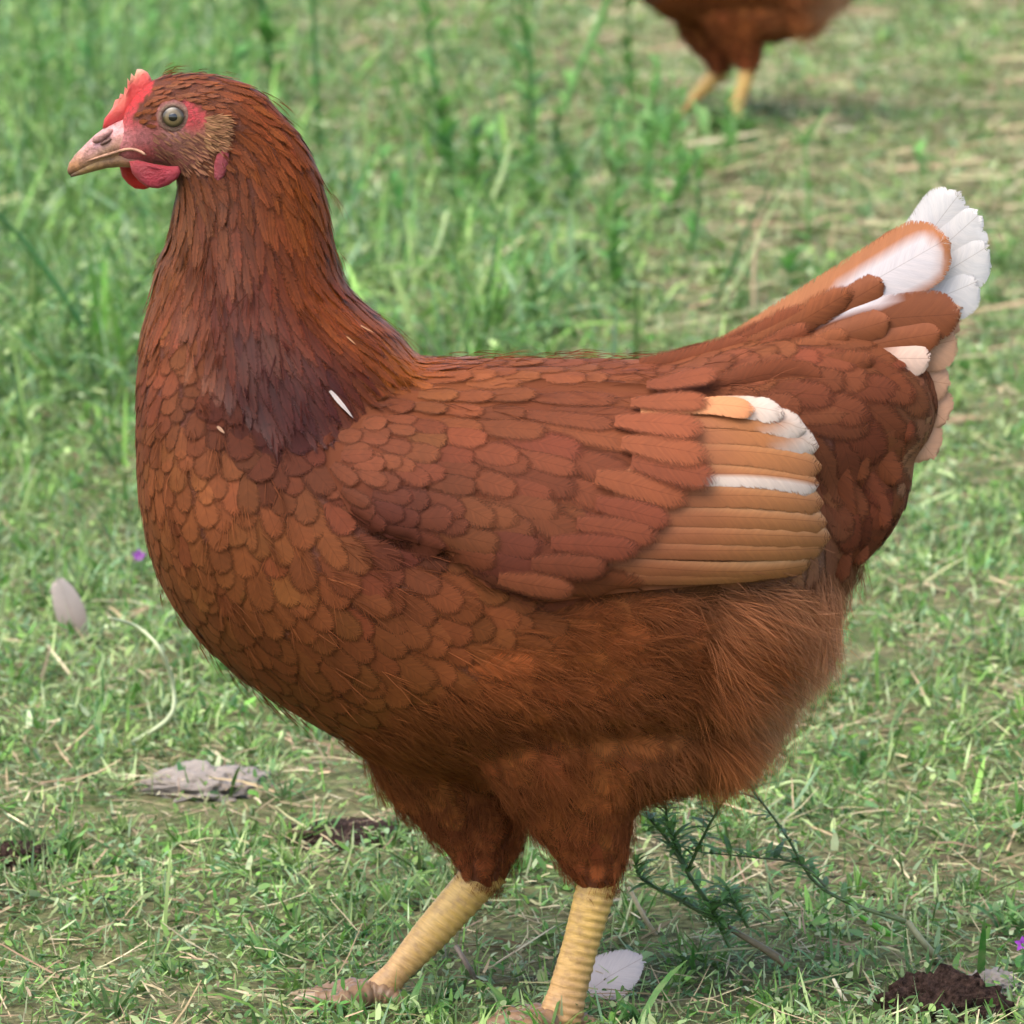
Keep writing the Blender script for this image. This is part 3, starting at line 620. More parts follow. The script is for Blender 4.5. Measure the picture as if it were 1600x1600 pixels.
V, Fc = cone_loft([(226, 249, 10, 24), (212, 248, 14, 24), (188, 248, 13, 20), (165, 252, 11, 16), (145, 259, 9, 12), (128, 266, 7, 8), (116, 272, 4, 5), (110, 275, 2, 2)])
add('lower_mandible', new_mesh('lower_mandible', V, Fc, M_BEAK, None, with_cols(V, [(180, 255, .27, .15, .07), (130, 265, .28, .17, .06), (110, 274, .1, .06, .04), (230, 250, .45, .15, .1)])), beak)
# nostril: a small dark slit under a raised flap
p0, n0 = at(172, 216, -27), None
def ellipsoid(c, rx, rz, ry, n=14, m=9, rot=0.0):
    V = []; Fc = []
    for i in range(m + 1):
        th = math.pi * i / m
        for j in range(n):
            ph = 2 * math.pi * j / n; x, z, y = math.sin(th) * math.cos(ph) * rx, math.sin(th) * math.sin(ph) * rz, math.cos(th) * ry
            V.append(tuple(Vector(c) + Vector((x * math.cos(rot) - z * math.sin(rot), y, x * math.sin(rot) + z * math.cos(rot))) / SPX))
    for i in range(m):
        for j in range(n): Fc.append((i * n + j, i * n + (j + 1) % n, (i + 1) * n + (j + 1) % n, (i + 1) * n + j))
    return V, Fc
for sgn in (-1, 1):
    V, Fc = ellipsoid(at(166, 221, sgn * 21), 11, 3.4, 5, rot=.5); add('nostril', new_mesh('nostril', V, Fc, M_BEAK, None, np.tile([.1, .05, .04], (len(V), 1))), beak)
    V, Fc = ellipsoid(at(160, 212, sgn * 19), 19, 7, 6, rot=.55); add('nostril_flap', new_mesh('nostril_flap', V, Fc, M_BEAK, None, np.tile([.4, .2, .18], (len(V), 1))), beak)
    # gape: the pale rim of the mouth corner
    P_ = spline([at(135, 252, sgn * 13), at(170, 241, sgn * 22), at(200, 233, sgn * 30), at(218, 236, sgn * 38), at(228, 243, sgn * 41)], 12)
    V, Fc = tube(P_, [.25 / 1000, .5 / 1000] + [.7 / 1000] * 8 + [.7 / 1000, .4 / 1000], 8); add('gape_rim', new_mesh('gape_rim', V, Fc, M_BEAK, None, np.tile([.4, .21, .13], (len(V), 1))), beak)

def plate(poly, thick, wob=0.0):
    """a fleshy plate: outline in photo pixels about the middle plane, rounded through its thickness"""
    n = len(poly); cx = sum(p[0] for p in poly) / n; cy = sum(p[1] for p in poly) / n; V = []; Fc = []; rings = []
    for (k, d) in ((.55, 1), (.8, .85), (.95, .55), (1.0, 0), (.95, -.55), (.8, -.85), (.55, -1)):
        rings.append(len(V))
        for (u, v) in poly: V.append(tuple(at(cx + (u - cx) * k, cy + (v - cy) * k, d * thick * -1 + wob * math.sin(u * .15))))
    for a in range(len(rings) - 1):
        for j in range(n): Fc.append((rings[a] + j, rings[a] + (j + 1) % n, rings[a + 1] + (j + 1) % n, rings[a + 1] + j))
    Fc += [tuple(range(n))[::-1], tuple(range(rings[-1], rings[-1] + n))]
    return V, Fc
CO = [(160, 200), (163, 186), (170, 177), (176, 168), (180, 156), (184, 160), (188, 146), (193, 150), (195, 135), (199, 140), (199, 122), (205, 130), (205, 114), (211, 121), (214, 108), (222, 108), (231, 113), (237, 124), (240, 140), (235, 160), (215, 180), (190, 196), (175, 202)]
V, Fc = plate(CO, 13, 2)
add('comb', new_mesh('comb', V, Fc, M_COMB, None, with_cols(V, [(200, 165, .72, .03, .035), (225, 140, .72, .05, .05), (170, 190, .7, .06, .06), (204, 114, .75, .4, .25), (190, 146, .72, .22, .15), (216, 107, .75, .42, .26), (178, 162, .7, .18, .13), (222, 122, .7, .08, .07), (208, 140, .7, .05, .05)], 4)), hen)
for d, c, s_, pc in ((-40, (246, 266), .92, (.42, .03, .05)), (26, (220, 279), .78, (.6, .02, .012))):
    poly = [(c[0] + s_ * x, c[1] + s_ * y) for x, y in ((-45, -20), (-30, -22), (-5, -16), (20, -12), (38, -12), (43, -2), (36, 10), (22, 20), (4, 26), (-14, 24), (-28, 14), (-40, 0))]
    V, Fc = plate(poly, 9, 2); V = [(x, y + d / SPX, z) for x, y, z in V]
    add('wattle', new_mesh('wattle', V, Fc, M_COMB, None, with_cols(V, [(c[0], c[1] + 12, *pc), (c[0] - 30, c[1] - 14, pc[0] * .8, pc[1] * 1.4, pc[2]), (c[0], c[1] - 18, pc[0] * .7, pc[1], pc[2] * .7), (c[0] + 20, c[1] + 20, pc[0] * 1.2, pc[1] * 2, pc[2] * 1.6)])), hen)
for sgn in (-1, 1):
    p, n = hit(271, 183); 
    nrm = Vector((n.x * .5, n.y, n.z * .4)).normalized(); p = p + nrm * (1 / SPX)
    if sgn > 0: p = Vector((p.x, -p.y, p.z)); nrm = Vector((nrm.x, -nrm.y, nrm.z))
    ax = nrm.cross(Vector((0, 0, 1))).normalized(); az = ax.cross(nrm).normalized()
    if az.z < 0: az = -az
    def disc(rings, cols, name, mat, parent, n=28):
        """a surface of revolution about the eye's axis: rings of (radius, height) in photo pixels"""
        V = []; C = []
        for (r, h), c in zip(rings, cols):
            for j in range(n):
                an = 2 * math.pi * j / n; V.append(tuple(p + (ax * math.cos(an) * r * .98 + az * math.sin(an) * r * .9 + nrm * h) / SPX)); C.append(c)
        Fc = [(k * n + j, k * n + (j + 1) % n, (k + 1) * n + (j + 1) % n, (k + 1) * n + j) for k in range(len(rings) - 1) for j in range(n)]
        return add(name, new_mesh(name, V, Fc, mat, None, np.array(C)), parent)
    eye = add('eye', None, hen)
    disc([(19, -1), (17, 1.2), (14, 2.8), (11, 3.9), (8, 4.6), (4, 5.1), (.2, 5.2)], [(.02, .014, .008), (.02, .014, .007), (.05, .034, .014), (.12, .082, .034), (.1, .07, .03), (.05, .035, .016), (.02, .014, .01)], 'iris', M_IRIS, eye)
    disc([(7.6, 4.4), (6, 5.2), (3, 5.7), (.1, 5.8)], [(0, 0, 0)] * 4, 'pupil', M_PUPIL, eye)
    disc([(31, -7), (27, -2.4), (24, -.2), (21.5, 1.2), (19.5, 1.6), (17.4, 1.5), (16, .2)], [(.32, .1, .09), (.3, .11, .09), (.28, .15, .11), (.25, .16, .11), (.12, .08, .05), (.03, .02, .012), (.015, .01, .007)], 'eyelid', M_BODY, eye)
# ear tuft and red lobe on the near and the far side
lobes = Batch(); 
for sgn in (-1, 1):
    V, Fc = plate([(342, 235), (352, 226), (361, 232), (361, 250), (354, 268), (344, 280), (338, 270), (338, 250)], 6)
    p, n = hit(350, 252); V = [(x, y + sgn * (abs(p.y) + 1 / SPX), z) for x, y, z in V]
    add('earlobe', new_mesh('earlobe', V, Fc, M_COMB, None, np.tile([.3, .045, .055], (len(V), 1))), hen)
    eb = Batch()
    for k in range(420):
        u, v = 318 + RNG.random() * 30, 183 + RNG.random() * 46; p, n = hit(u, v)
        d = Vector((1, 0, -.1 - .5 * (v - 195) / 40)); c = jit((.24, .12, .06), .3); d = d + Vector((0, 0, RNG.normal(0, .22)))
        f = make_feather(p, d, 12 + 10 * RNG.random(), 1.1, 2, 8 + 3 * RNG.standard_normal(), .3, width_point, plain(c, .5), bvh_body, 3, np.array([0, .4, .8, 1.0]))
        if sgn > 0: f = ([Vector((x.x, -x.y, x.z)) for x in f[0]], [x[::-1] for x in f[1]], f[2], f[3])
        eb.put(f)
    # sparse bristles over the bare cheek
    for k in range(170):
        u, v = 238 + RNG.random() * 100, 205 + RNG.random() * 65; p, n = hit(u, v)
        if p is None: continue
        f = make_feather(p, Vector((1, 0, -.5)), 13, 1.5, 1, 4, .3, width_point, plain(jit((.22, .1, .055), .25), .4), bvh_body, 3, np.array([0, .5, 1.0]))
        if sgn > 0: f = ([Vector((x.x, -x.y, x.z)) for x in f[0]], [x[::-1] for x in f[1]], f[2], f[3])
        eb.put(f)
    add('ear_tuft', eb.mesh('ear_tuft', M_DOWN), hen, kind='stuff')
# a few white feathers scattered in the hackle
for (u, v, u1, v1, w, c) in [(515, 612, 549, 655, 5.5, (.4, .34, .31)), (556, 508, 580, 528, 3, (.4, .2, .09)), (540, 528, 552, 545, 2.5, (.36, .18, .08)), (340, 668, 352, 682, 4, (.26, .15, .09))]:
    p, n = hit(u, v, bvh_all); q, n2 = hit(u1, v1, bvh_all)
    f = make_feather(p, q - p, (q - p).length * SPX, w * .8, 4, 11, .5, width_point, plain(np.array(c), .05), bvh_all, 3)
    feather_obj('white_feather', f, M_FLIGHT, hen)

# ------------------------------------------------------------------ legs
def leg(hock, foot, d, r0, r1, toes):
    A, B = at(*hock, d), Vector(foot)
    L = add('leg', None, hen)
    n, m = 20, 150; V = []; C = []; Fc = []
    tg = (B - A).normalized(); front = (Vector((-1, 0, 0)) - tg * Vector((-1, 0, 0)).dot(tg)).normalized(); sd_ = tg.cross(front)
    for k in range(m):
        s = k / (m - 1); c = A.lerp(B, s); r = np.interp(s, [0, .15, .5, .8, .93, 1], [r0 * 1.1, r0, r0 * .9, r1 * .92, r1 * 1.08, r1]) / SPX
        saw = ((s * 21 + .25 * math.sin(s * 37)) % 1.0)
        for j in range(n):
            an = 2 * math.pi * j / n; f = math.cos(an)
            sc_ = (0.028 * saw ** 1.5 - .012) * max(0, f) ** .5 if f > .1 else 0.03 * math.sin(s * 120 + 3 * j) * (1 if j % 2 else -1)
            V.append(tuple(c + (front * f * 1.12 + sd_ * math.sin(an) * .86) * r * (1 + sc_)))
            yel = np.array([.44, .27, .075]) * (1 - smooth01((s - .3) / .7) * .55) + np.array([.26, .13, .075]) * .6 * smooth01((s - .35) / .6)
            C.append(yel * (1 - .09 * (saw > .9) * (f > .1)) * (1 + .1 * RNG.standard_normal()))
    for k in range(m - 1):
        for j in range(n): Fc.append((k * n + j, k * n + (j + 1) % n, (k + 1) * n + (j + 1) % n, (k + 1) * n + j))
    Fc.append(tuple(range(n))); Fc.append(tuple(range((m - 1) * n, m * n))[::-1])
    add('shank', new_mesh('shank', V, Fc, M_LEG, None, np.clip(np.array(C), .02, .9)), L)
    for (ang, ln, z1) in toes:
        dv = Vector((math.cos(ang), math.sin(ang), 0)); P_ = [B + Vector((0, 0, .002)), B + dv * ln * .3 + Vector((0, 0, .003)), B + dv * ln * .65 + Vector((0, 0, .0005)), B + dv * ln + Vector((0, 0, z1))]
        pts = spline(P_, 22); rr = [.0066 * (1 - .42 * k / 21) * (1 + .09 * math.sin(k * 1.9)) for k in range(22)]
        V, Fc = tube(pts, rr, 12); cc = np.array([.17, .1, .055]) * (1 + .12 * RNG.standard_normal((len(V), 1)))
        add('toe', new_mesh('toe', V, Fc, M_LEG, None, cc), L)
        e = pts[-1]; cl = spline([e - dv * .002, e + dv * .006 + Vector((0, 0, .001)), e + dv * .012 - Vector((0, 0, .003))], 8)
        V, Fc = tube(cl, [.0034 * (1 - .85 * k / 7) for k in range(8)], 10); add('claw', new_mesh('claw', V, Fc, M_CLAW), L)
    return L
fn = on_ground(872, 1604, .003); ff = on_ground(582, 1562, .003)
leg((942, 1350), fn, -126, 28, 29, [(math.pi * 1.02, .042, -.003), (math.pi * .8, .038, -.003), (math.pi * 1.24, .038, -.003), (.3, .018, -.002)])
leg((765, 1355), ff, 52, 29, 21, [(math.pi * 1.0, .026, 0), (math.pi * .84, .034, -.003), (math.pi * 1.2, .03, -.003), (-.2, .016, -.003)])

# ------------------------------------------------------------------ the second hen, farther off
def copy_tree(o, parent, skip):
    if o.name.split('.')[0] in skip: return None
    c = o.copy(); COL.objects.link(c); c.parent = parent
    if parent is not None: c.matrix_parent_inverse = o.matrix_parent_inverse.copy()
    for ch in list(o.children): copy_tree(ch, c, skip)
    return c
hen2 = copy_tree(hen, None, {'contour_feather', 'covert_feather', 'white_feather'})
g2 = on_ground(1146, 200); hen2.rotation_euler = (0, 0, math.radians(-20)); rel = on_ground(872, 1604) - hen.location; rel.rotate(hen2.rotation_euler)
hen2.location = Vector((g2.x - rel.x, g2.y - rel.y, 0))
hen2['label'] = 'brown hen far behind, only its dark belly and yellow legs in the picture'

# ------------------------------------------------------------------ grass, weeds and dry litter: what nobody could count
def ribbons(root, yaw, L, W, lean, curl, col, rows=3, tipw=.12):
    """flat curved blades: root (N,3), yaw, length and width in metres, lean from upright at the root, extra bend to the tip"""
    n = len(root); S = np.linspace(0, 1, rows); d = np.stack([np.cos(yaw), np.sin(yaw), np.zeros(n)], 1); sd_ = np.stack([-np.sin(yaw), np.cos(yaw), np.zeros(n)], 1)
    tw = RNG.normal(0, .5, n); sd_ = sd_ * np.cos(tw)[:, None] + np.array([0, 0, 1.0]) * np.sin(tw)[:, None]
    p = root.copy(); P_ = [p.copy()]; sub = 4
    for k in range(rows - 1):
        for q in range(sub):
            s = (k + (q + .5) / sub) / (rows - 1); a = lean + curl * s
            p = p + (d * np.sin(a)[:, None] + np.array([0, 0, 1.0]) * np.cos(a)[:, None]) * (L / ((rows - 1) * sub))[:, None]
        P_.append(p.copy())
    P_ = np.stack(P_, 1); gz = gh(P_[..., 0], P_[..., 1]) + .0015; P_[..., 2] = np.maximum(P_[..., 2], gz)
    w = (np.sin(np.clip(.25 + .75 * S, 0, 1) * np.pi) ** .6).clip(tipw, 1)
    V = np.stack([P_ - sd_[:, None] * (W[:, None] * w * .5)[..., None], P_ + sd_[:, None] * (W[:, None] * w * .5)[..., None]], 2).reshape(-1, 3)
    b = np.arange(n)[:, None, None] * (2 * rows); q = np.array([[2 * k, 2 * k + 1, 2 * k + 3, 2 * k + 2] for k in range(rows - 1)])
    C = np.repeat(col, 2 * rows, 0)
    return V, (b + q[None]).reshape(-1, 4), C
def join(parts):
    V = []; Fq = []; C = []; o = 0
    for v, f, c in parts: V.append(v); Fq.append(f + o); C.append(c); o += len(v)
    return np.concatenate(V), np.concatenate(Fq), np.concatenate(C)
def scatter(n, y0=-.3, y1=6.2, power=1.35, marg=1.45):
    """ground points, thinning out with distance as the picture does"""
    dist0, dist1 = y0 - CAM.y, y1 - CAM.y; r = RNG.random(n); e = 2 - power * 1.0
    dd = (dist0 ** (e) + r * (dist1 ** e - dist0 ** e)) ** (1 / e)
    x = RNG.uniform(-1, 1, n) * dd * 800 / F_PX * marg
    y = dd + CAM.y; return np.stack([x, y, gh(x, y)], 1)
def vnoise(x, y, s, seed=0):
    r = np.random.default_rng(seed); T = r.random((64, 64)); X_, Y_ = x * s + 1000, y * s + 1000
    xi, yi = np.floor(X_).astype(int), np.floor(Y_).astype(int); fx, fy = smooth01(X_ - xi), smooth01(Y_ - yi)
    g = lambda a, b: T[a % 64, b % 64]
    return (g(xi, yi) * (1 - fx) + g(xi + 1, yi) * fx) * (1 - fy) + (g(xi, yi + 1) * (1 - fx) + g(xi + 1, yi + 1) * fx) * fy
LUSH = [(100, 200, 1), (300, 100, .75), (100, 450, 1), (100, 640, .95), (100, 800, .8), (60, 1000, .75), (350, 1070, .8), (600, 430, .58), (800, 450, .62), (900, 320, .52), (750, 150, .28), (1000, 100, .2), (560, 60, .22), (650, 200, .33), (860, 180, .3),
        (1300, 280, .2), (1450, 100, .3), (1500, 230, .05), (1200, 180, .2), (1300, 450, .55), (1560, 500, .5), (1450, 700, .6), (1550, 900, .6), (1450, 1050, .6), (1300, 1300, .4), (1500, 1300, .75), (1550, 1450, .7), (1100, 1450, .55), (1400, 1180, .6),
        (700, 1450, .65), (520, 1300, .35), (300, 1290, .45), (150, 1250, .6), (200, 1450, .78), (420, 1400, .8), (300, 1560, .8), (60, 1500, .7), (600, 1400, .7), (1200, 1560, .65)]
GREENS = np.array([(.03, .12, .015), (.04, .14, .02), (.06, .19, .025), (.1, .25, .035), (.17, .34, .06), (.23, .35, .1), (.08, .22, .07), (.3, .41, .17), (.035, .11, .022), (.36, .44, .24), (.16, .28, .14), (.34, .44, .17)])
STRAWS = np.array([(.34, .28, .16), (.26, .2, .11), (.42, .37, .23), (.2, .13, .08), (.32, .32, .16), (.36, .27, .16)])
def lushness(P_):
    g = idw(LUSH, pix(P_).clip(-400, 2000), 3)[:, 0]
    return np.clip(g + (vnoise(P_[:, 0], P_[:, 1], 14, 3) - .5) * .8 + (vnoise(P_[:, 0], P_[:, 1], 45, 4) - .5) * .8, 0, 1)
def tint_of(pal, n, P_):
    c = pal[RNG.integers(0, len(pal), n)] * (1 + .25 * RNG.standard_normal((n, 1))).clip(.45, 1.7)
    return c * (.8 + .45 * vnoise(P_[:, 0], P_[:, 1], 25, 9))[:, None]
def clear_feet(P_):
    return np.ones(len(P_), bool)
# short clipped blades
n = 150000; P_ = scatter(n); lu = lushness(P_); k = RNG.random(n) < .15 + .9 * lu; P_ = P_[k]; lu = lu[k]; n = len(P_); px = pix(P_)
far = (P_[:, 1] - CAM.y) / 2.46
L = (.004 + .013 * RNG.random(n) ** 2 + .01 * lu * RNG.random(n)) * (.75 + .4 * far); W = (.0005 + .0011 * RNG.random(n) ** 1.5) * (.65 + .55 * far)
A = ribbons(P_, RNG.uniform(0, 6.283, n), L, W, RNG.uniform(.1, 1.4, n), RNG.uniform(-.4, 1.3, n), tint_of(GREENS, n, P_))
# longer blades in the lush patches, to the left and behind
n = 64000; P_ = scatter(n); lu = lushness(P_); px = pix(P_); back = smooth01((790 - px[:, 1]) / 160) * smooth01((1250 - px[:, 0]) / 500)
k = RNG.random(n) < (lu ** 2) * (.03 + .97 * back); P_ = P_[k]; n = len(P_); bk = back[k]
L = (.02 + .035 * RNG.random(n) + .1 * bk * RNG.random(n) ** 2); W = (.001 + .0034 * RNG.random(n) ** 2) * (1 + .6 * bk)
Bb = ribbons(P_, RNG.uniform(0, 6.283, n), L, W, RNG.uniform(0, 1.1, n), RNG.uniform(-.2, 2.0, n), tint_of(GREENS[[0, 1, 2, 3, 4, 5, 2, 3, 6, 8, 10]], n, P_), 5, .08)
# rooted tufts
m = 1700; Pc = scatter(m); lu = lushness(Pc); Pc = Pc[RNG.random(m) < .25 + .75 * lu]; m = len(Pc); q = 18; n = m * q
ang = RNG.uniform(0, 6.283, n); rad = np.abs(RNG.normal(0, .0045, n)); P_ = np.repeat(Pc, q, 0); P_[:, 0] += np.cos(ang) * rad; P_[:, 1] += np.sin(ang) * rad; P_[:, 2] = gh(P_[:, 0], P_[:, 1])
big = np.repeat(RNG.uniform(.6, 1.5, m), q); far = (P_[:, 1] - CAM.y) / 2.46; base = GREENS[RNG.integers(0, 9, m)]
col = np.repeat(base, q, 0) * (1 + .2 * RNG.standard_normal((n, 1))).clip(.5, 1.6)
Tt = ribbons(P_, ang + RNG.normal(0, .4, n), (.008 + .012 * RNG.random(n)) * big * (.8 + .3 * far), (.0008 + .0013 * RNG.random(n)) * (.7 + .45 * far), RNG.uniform(.1, .9, n), RNG.uniform(.1, 1.3, n), col, 4, .1)
V, Fq, C = join([A, Bb, Tt]); add('grass', new_mesh('grass', V, Fq, M_BLADE, None, C), None, 'short green grass covering the ground all round the hen', 'grass', kind='stuff')
# small broad leaves of clover and seedlings
n = 170000; P_ = scatter(n); lu = lushness(P_); k = RNG.random(n) < .1 + .85 * lu; P_ = P_[k]; n = len(P_); far = (P_[:, 1] - CAM.y) / 2.46
px = pix(P_); P_[:, 2] += RNG.random(n) ** 2 * .012 + RNG.random(n) ** 1.5 * .06 * smooth01((760 - px[:, 1]) / 160) * smooth01((1200 - px[:, 0]) / 500) * lu[k]
A = ribbons(P_, RNG.uniform(0, 6.283, n), (.0022 + .006 * RNG.random(n) ** 2) * (.6 + .6 * far), (.001 + .0026 * RNG.random(n) ** 2) * (.6 + .6 * far), RNG.uniform(.5, 1.6, n), RNG.uniform(-.3, .8, n), tint_of(GREENS, n, P_), 3, .35)
V, Fq, C = A; add('weeds', new_mesh('weeds', V, Fq, M_BLADE, None, C), None, 'tiny clover and seedling leaves mixed into the short grass', 'weeds', kind='stuff')
# dry clippings and straw
n = 70000; P_ = scatter(n); lu = lushness(P_); k = RNG.random(n) < .14 + .75 * (1 - lu); P_ = P_[k]; n = len(P_); far = (P_[:, 1] - CAM.y) / 2.46
P_[:, 2] += .002 + RNG.random(n) ** 2 * .01
A = ribbons(P_, RNG.uniform(0, 6.283, n), (.005 + .03 * RNG.random(n) ** 2.5) * (.8 + .35 * far), (.0004 + .0009 * RNG.random(n) ** 2) * (.7 + .55 * far), RNG.uniform(1.2, 1.75, n), RNG.uniform(-.4, .5, n), tint_of(STRAWS, n, P_), 3, .5)
n = 5200; P_ = scatter(n, 1.6, 6.2, .6); lu = lushness(P_); k = RNG.random(n) < (1 - lu) ** 1.5; P_ = P_[k]; n = len(P_); P_[:, 2] += .004 + RNG.random(n) * .014
Bb = ribbons(P_, RNG.normal(0, .6, n), .03 + .08 * RNG.random(n) ** 2, .002 + .004 * RNG.random(n) ** 2, RNG.uniform(1.3, 1.65, n), RNG.uniform(-.2, .4, n), tint_of(STRAWS, n, P_), 4, .5)
V, Fq, C = join([A, Bb]); add('straw_litter', new_mesh('straw_litter', V, Fq, M_STRAW, None, C), None, 'dry straw and clippings strewn through the grass', 'litter', kind='stuff')

# ------------------------------------------------------------------ single plants and things on the ground
def leaf_mesh(base, d, up, L, W, col, bend=.4, fold=.25, lobes=0):
    """one leaf: a pointed blade with a fold along its midrib"""
    d = Vector(d).normalized(); up = Vector(up); up = (up - d * up.dot(d)).normalized(); sd_ = d.cross(up); V = []; C = []; n = 9; T = (-1, -.5, 0, .5, 1)
    for k in range(n):
        s = k / (n - 1); w = (math.sin(math.pi * min(1, .08 + .92 * s) ** .8) ** .8) * W / 2 * (1 + (lobes * .35 * math.sin(s * 22)))
        c = Vector(base) + d * (L * s) + up * (L * bend * (s * .5 - s * s))
        for t_ in T:
            V.append(tuple(c + sd_ * (w * t_) + up * (abs(t_) * w * fold))); C.append(np.array(col) * (1.25 if t_ == 0 else 1) * (1 + .1 * RNG.standard_normal()))
    Fc = [(k * 5 + j, k * 5 + j + 1, k * 5 + j + 6, k * 5 + j + 5) for k in range(n - 1) for j in range(4)]
    return new_mesh('leaf', V, Fc, M_BLADE, None, np.clip(np.array(C), .01, .8))
def flat_col(V, c, a=.08): return np.clip(np.array(c) * (1 + a * RNG.standard_normal((len(V), 1))), .01, .9)
def stalk(name, label, cat, pts, w, col, group=None, leaves=0, leafL=.02, leafcol=None, base=None, seedhead=False, tip=.45, side=()):
    """pts: photo pixels from the foot up; the foot stands on the ground where the photo shows it (or at base, given in pixels)"""
    b = on_ground(*(base or pts[0])); dY = b.y * SPX
    e = empty(name, (b.x, b.y, 0), label, cat, group)
    P_ = [at(u, v, dY + 6 * k * (-1) ** k) for k, (u, v) in enumerate(pts)]
    if base is not None: P_ = [b] + P_
    C_ = spline(P_, 14 + 3 * len(P_)); m = len(C_); sc_ = (C_[0] - CAM).length / F_PX
    V, Fc = tube(C_, [w * (.72 if leaves else 1) * sc_ / 2 * (1 - (1 - tip) * k / (m - 1)) for k in range(m)], 7)
    add('stem', new_mesh('stem', V, Fc, M_STEM, None, flat_col(V, col)), e)
    for q in side:   # side branches: fraction along, end pixel
        a = C_[int(q[0] * (m - 1))]; z_ = at(q[1], q[2], a.y * SPX - 15); md = a.lerp(z_, .5) + Vector((0, 0, .004)); B_ = spline([a, md, z_], 9)
        V, Fc = tube(B_, [w * sc_ * .32 * (1 - .5 * k / 8) for k in range(9)], 6); add('branch', new_mesh('branch', V, Fc, M_STEM, None, flat_col(V, col)), e)
    ends = [(q[1], q[2]) for q in side]
    leaves = int(leaves * 3.2)
    for k in range(leaves):
        a = (k + .6 + .3 * RNG.random()) / leaves; c = C_[min(m - 1, int(a * (m - 1)))]; an = RNG.uniform(0, 6.283)
        dv = Vector((math.cos(an), math.sin(an) * .7, .5 + .5 * RNG.random())); ll = leafL * (.6 + .7 * RNG.random()) * (1.1 - .4 * a)
        add('leaf', leaf_mesh(c, dv, (0, 0, 1), ll, ll * RNG.uniform(.25, .45), np.array(leafcol or col) * RNG.uniform(.8, 1.7), RNG.uniform(.1, .6)), e)
    if seedhead:
        for k in range(9):
            c = C_[m - 1 - k]; 
            for q in range(3):
                an = RNG.uniform(0, 6.283); dv = Vector((math.cos(an) * .5, math.sin(an) * .5, 1)); add('seed', leaf_mesh(c, dv, (0, 1, 0), .006, .002, (.3, .27, .12), 0), e)
    return e
GD, GM, GL, GP, DRY = (.03, .12, .025), (.06, .2, .035), (.12, .28, .07), (.36, .46, .2), (.5, .38, .24)
GW = 'tall weeds standing behind the hen'
# left, behind the head
stalk('weed', 'thick upright green stem just behind the nape of the large hen', 'weed', [(499, 245), (494, 120), (486, -60)], 16, GD, GW, 5, .03, GM)
stalk('weed', 'tall leaning green stem above the crown of the large hen', 'weed', [(320, 170), (305, 70), (282, -60)], 13, GM, GW, 2, .03, GM)
stalk('weed', 'leafy weed between the nape stem and the hen\'s crown', 'weed', [(430, 170), (418, 60), (398, -60)], 12, GD, GW, 9, .045, GM)
stalk('weed', 'weed standing farthest to the left, near the top corner', 'weed', [(60, 210), (66, 90), (30, -60)], 10, GM, GW, 7, .04, GM)
stalk('weed', 'dark green weed directly above the beak of the large hen', 'weed', [(138, 190), (140, 80), (132, -60)], 14, GD, GW, 7, .04, GM)
stalk('weed', 'pale green weed above the comb of the large hen', 'weed', [(225, 150), (232, 60), (240, -60)], 9, GL, GW, 5, .04, GL)
stalk('grass_stalk', 'long dark green stalk slanting across the grass left of the neck', 'grass stalk', [(185, 610), (110, 480), (40, 380), (-20, 320)], 13, GD, None)
stalk('grass_stalk', 'thin dark stem sloping down from the wattles to the neck', 'grass stalk', [(262, 420), (235, 360), (198, 285)], 7, GD, None)
stalk('grass_stalk', 'bent pale green blade arched over left of the neck', 'grass stalk', [(175, 500), (172, 440), (165, 405), (130, 415), (105, 440), (98, 470)], 8, GP, None, tip=.8)
stalk('grass_stalk', 'flat pale blade lying almost level between wattles and neck', 'grass stalk', [(235, 400), (180, 380), (120, 365)], 9, GP, None, base=(238, 412))
stalk('grass_stalk', 'yellow-green blade leaning up to the right at the far left edge', 'grass stalk', [(50, 575), (75, 530), (105, 488)], 9, GL, None)
stalk('grass_stalk', 'pale arched blade tip at the left edge level with the beak', 'grass stalk', [(-30, 345), (0, 325), (35, 312), (62, 318)], 8, GP, None, base=(-40, 380), tip=.6)
# middle, behind the back
stalk('weed', 'branching green weed in the gap right of the nape, leaves spread', 'weed', [(712, 290), (695, 220), (682, 130), (660, -40)], 12, GD, GW, 8, .035, GM, side=((.35, 640, 185), (.5, 650, 130)))
stalk('weed', 'bushy light green weed right of the branching one', 'weed', [(828, 330), (830, 200), (826, 90), (812, -20)], 12, GD, GW, 14, .035, GL)
stalk('weed', 'thick light green stem leaning right towards the far hen\'s legs', 'weed', [(872, 200), (900, 120), (935, 40), (962, -30)], 17, GL, GW, 3, .03, GL, tip=.9)
stalk('weed', 'slender green weed left of the far hen\'s front leg', 'weed', [(985, 190), (983, 100), (984, -40)], 9, GM, GW, 6, .03, GM)
stalk('weed', 'dark wiry weed below the leaning light green stem', 'weed', [(895, 330), (890, 280), (868, 215), (872, 170)], 9, GD, GW, 10, .025, GM)
stalk('weed', 'short weed with many small leaves below the far hen\'s legs', 'weed', [(1052, 340), (1062, 290), (1092, 235)], 9, GD, GW, 12, .022, GM)
stalk('weed', 'small leafy weed just left of the far hen\'s near foot', 'weed', [(1015, 330), (1010, 260), (1025, 180)], 8, GM, GW, 14, .022, GL)
stalk('weed', 'weed with drooping leaves over the middle of the hen\'s back', 'weed', [(740, 330), (742, 260), (735, 190)], 8, GM, GW, 9, .03, GM)
stalk('weed', 'weed with broad leaves standing over the hen\'s rump', 'weed', [(962, 480), (958, 410), (965, 350)], 9, GD, GW, 10, .024, GM)
stalk('grass_stalk', 'very thin dark stem rising from the middle of the hen\'s back', 'grass stalk', [(758, 535), (768, 430), (778, 370), (792, 320)], 6, GD, None, base=(758, 560))
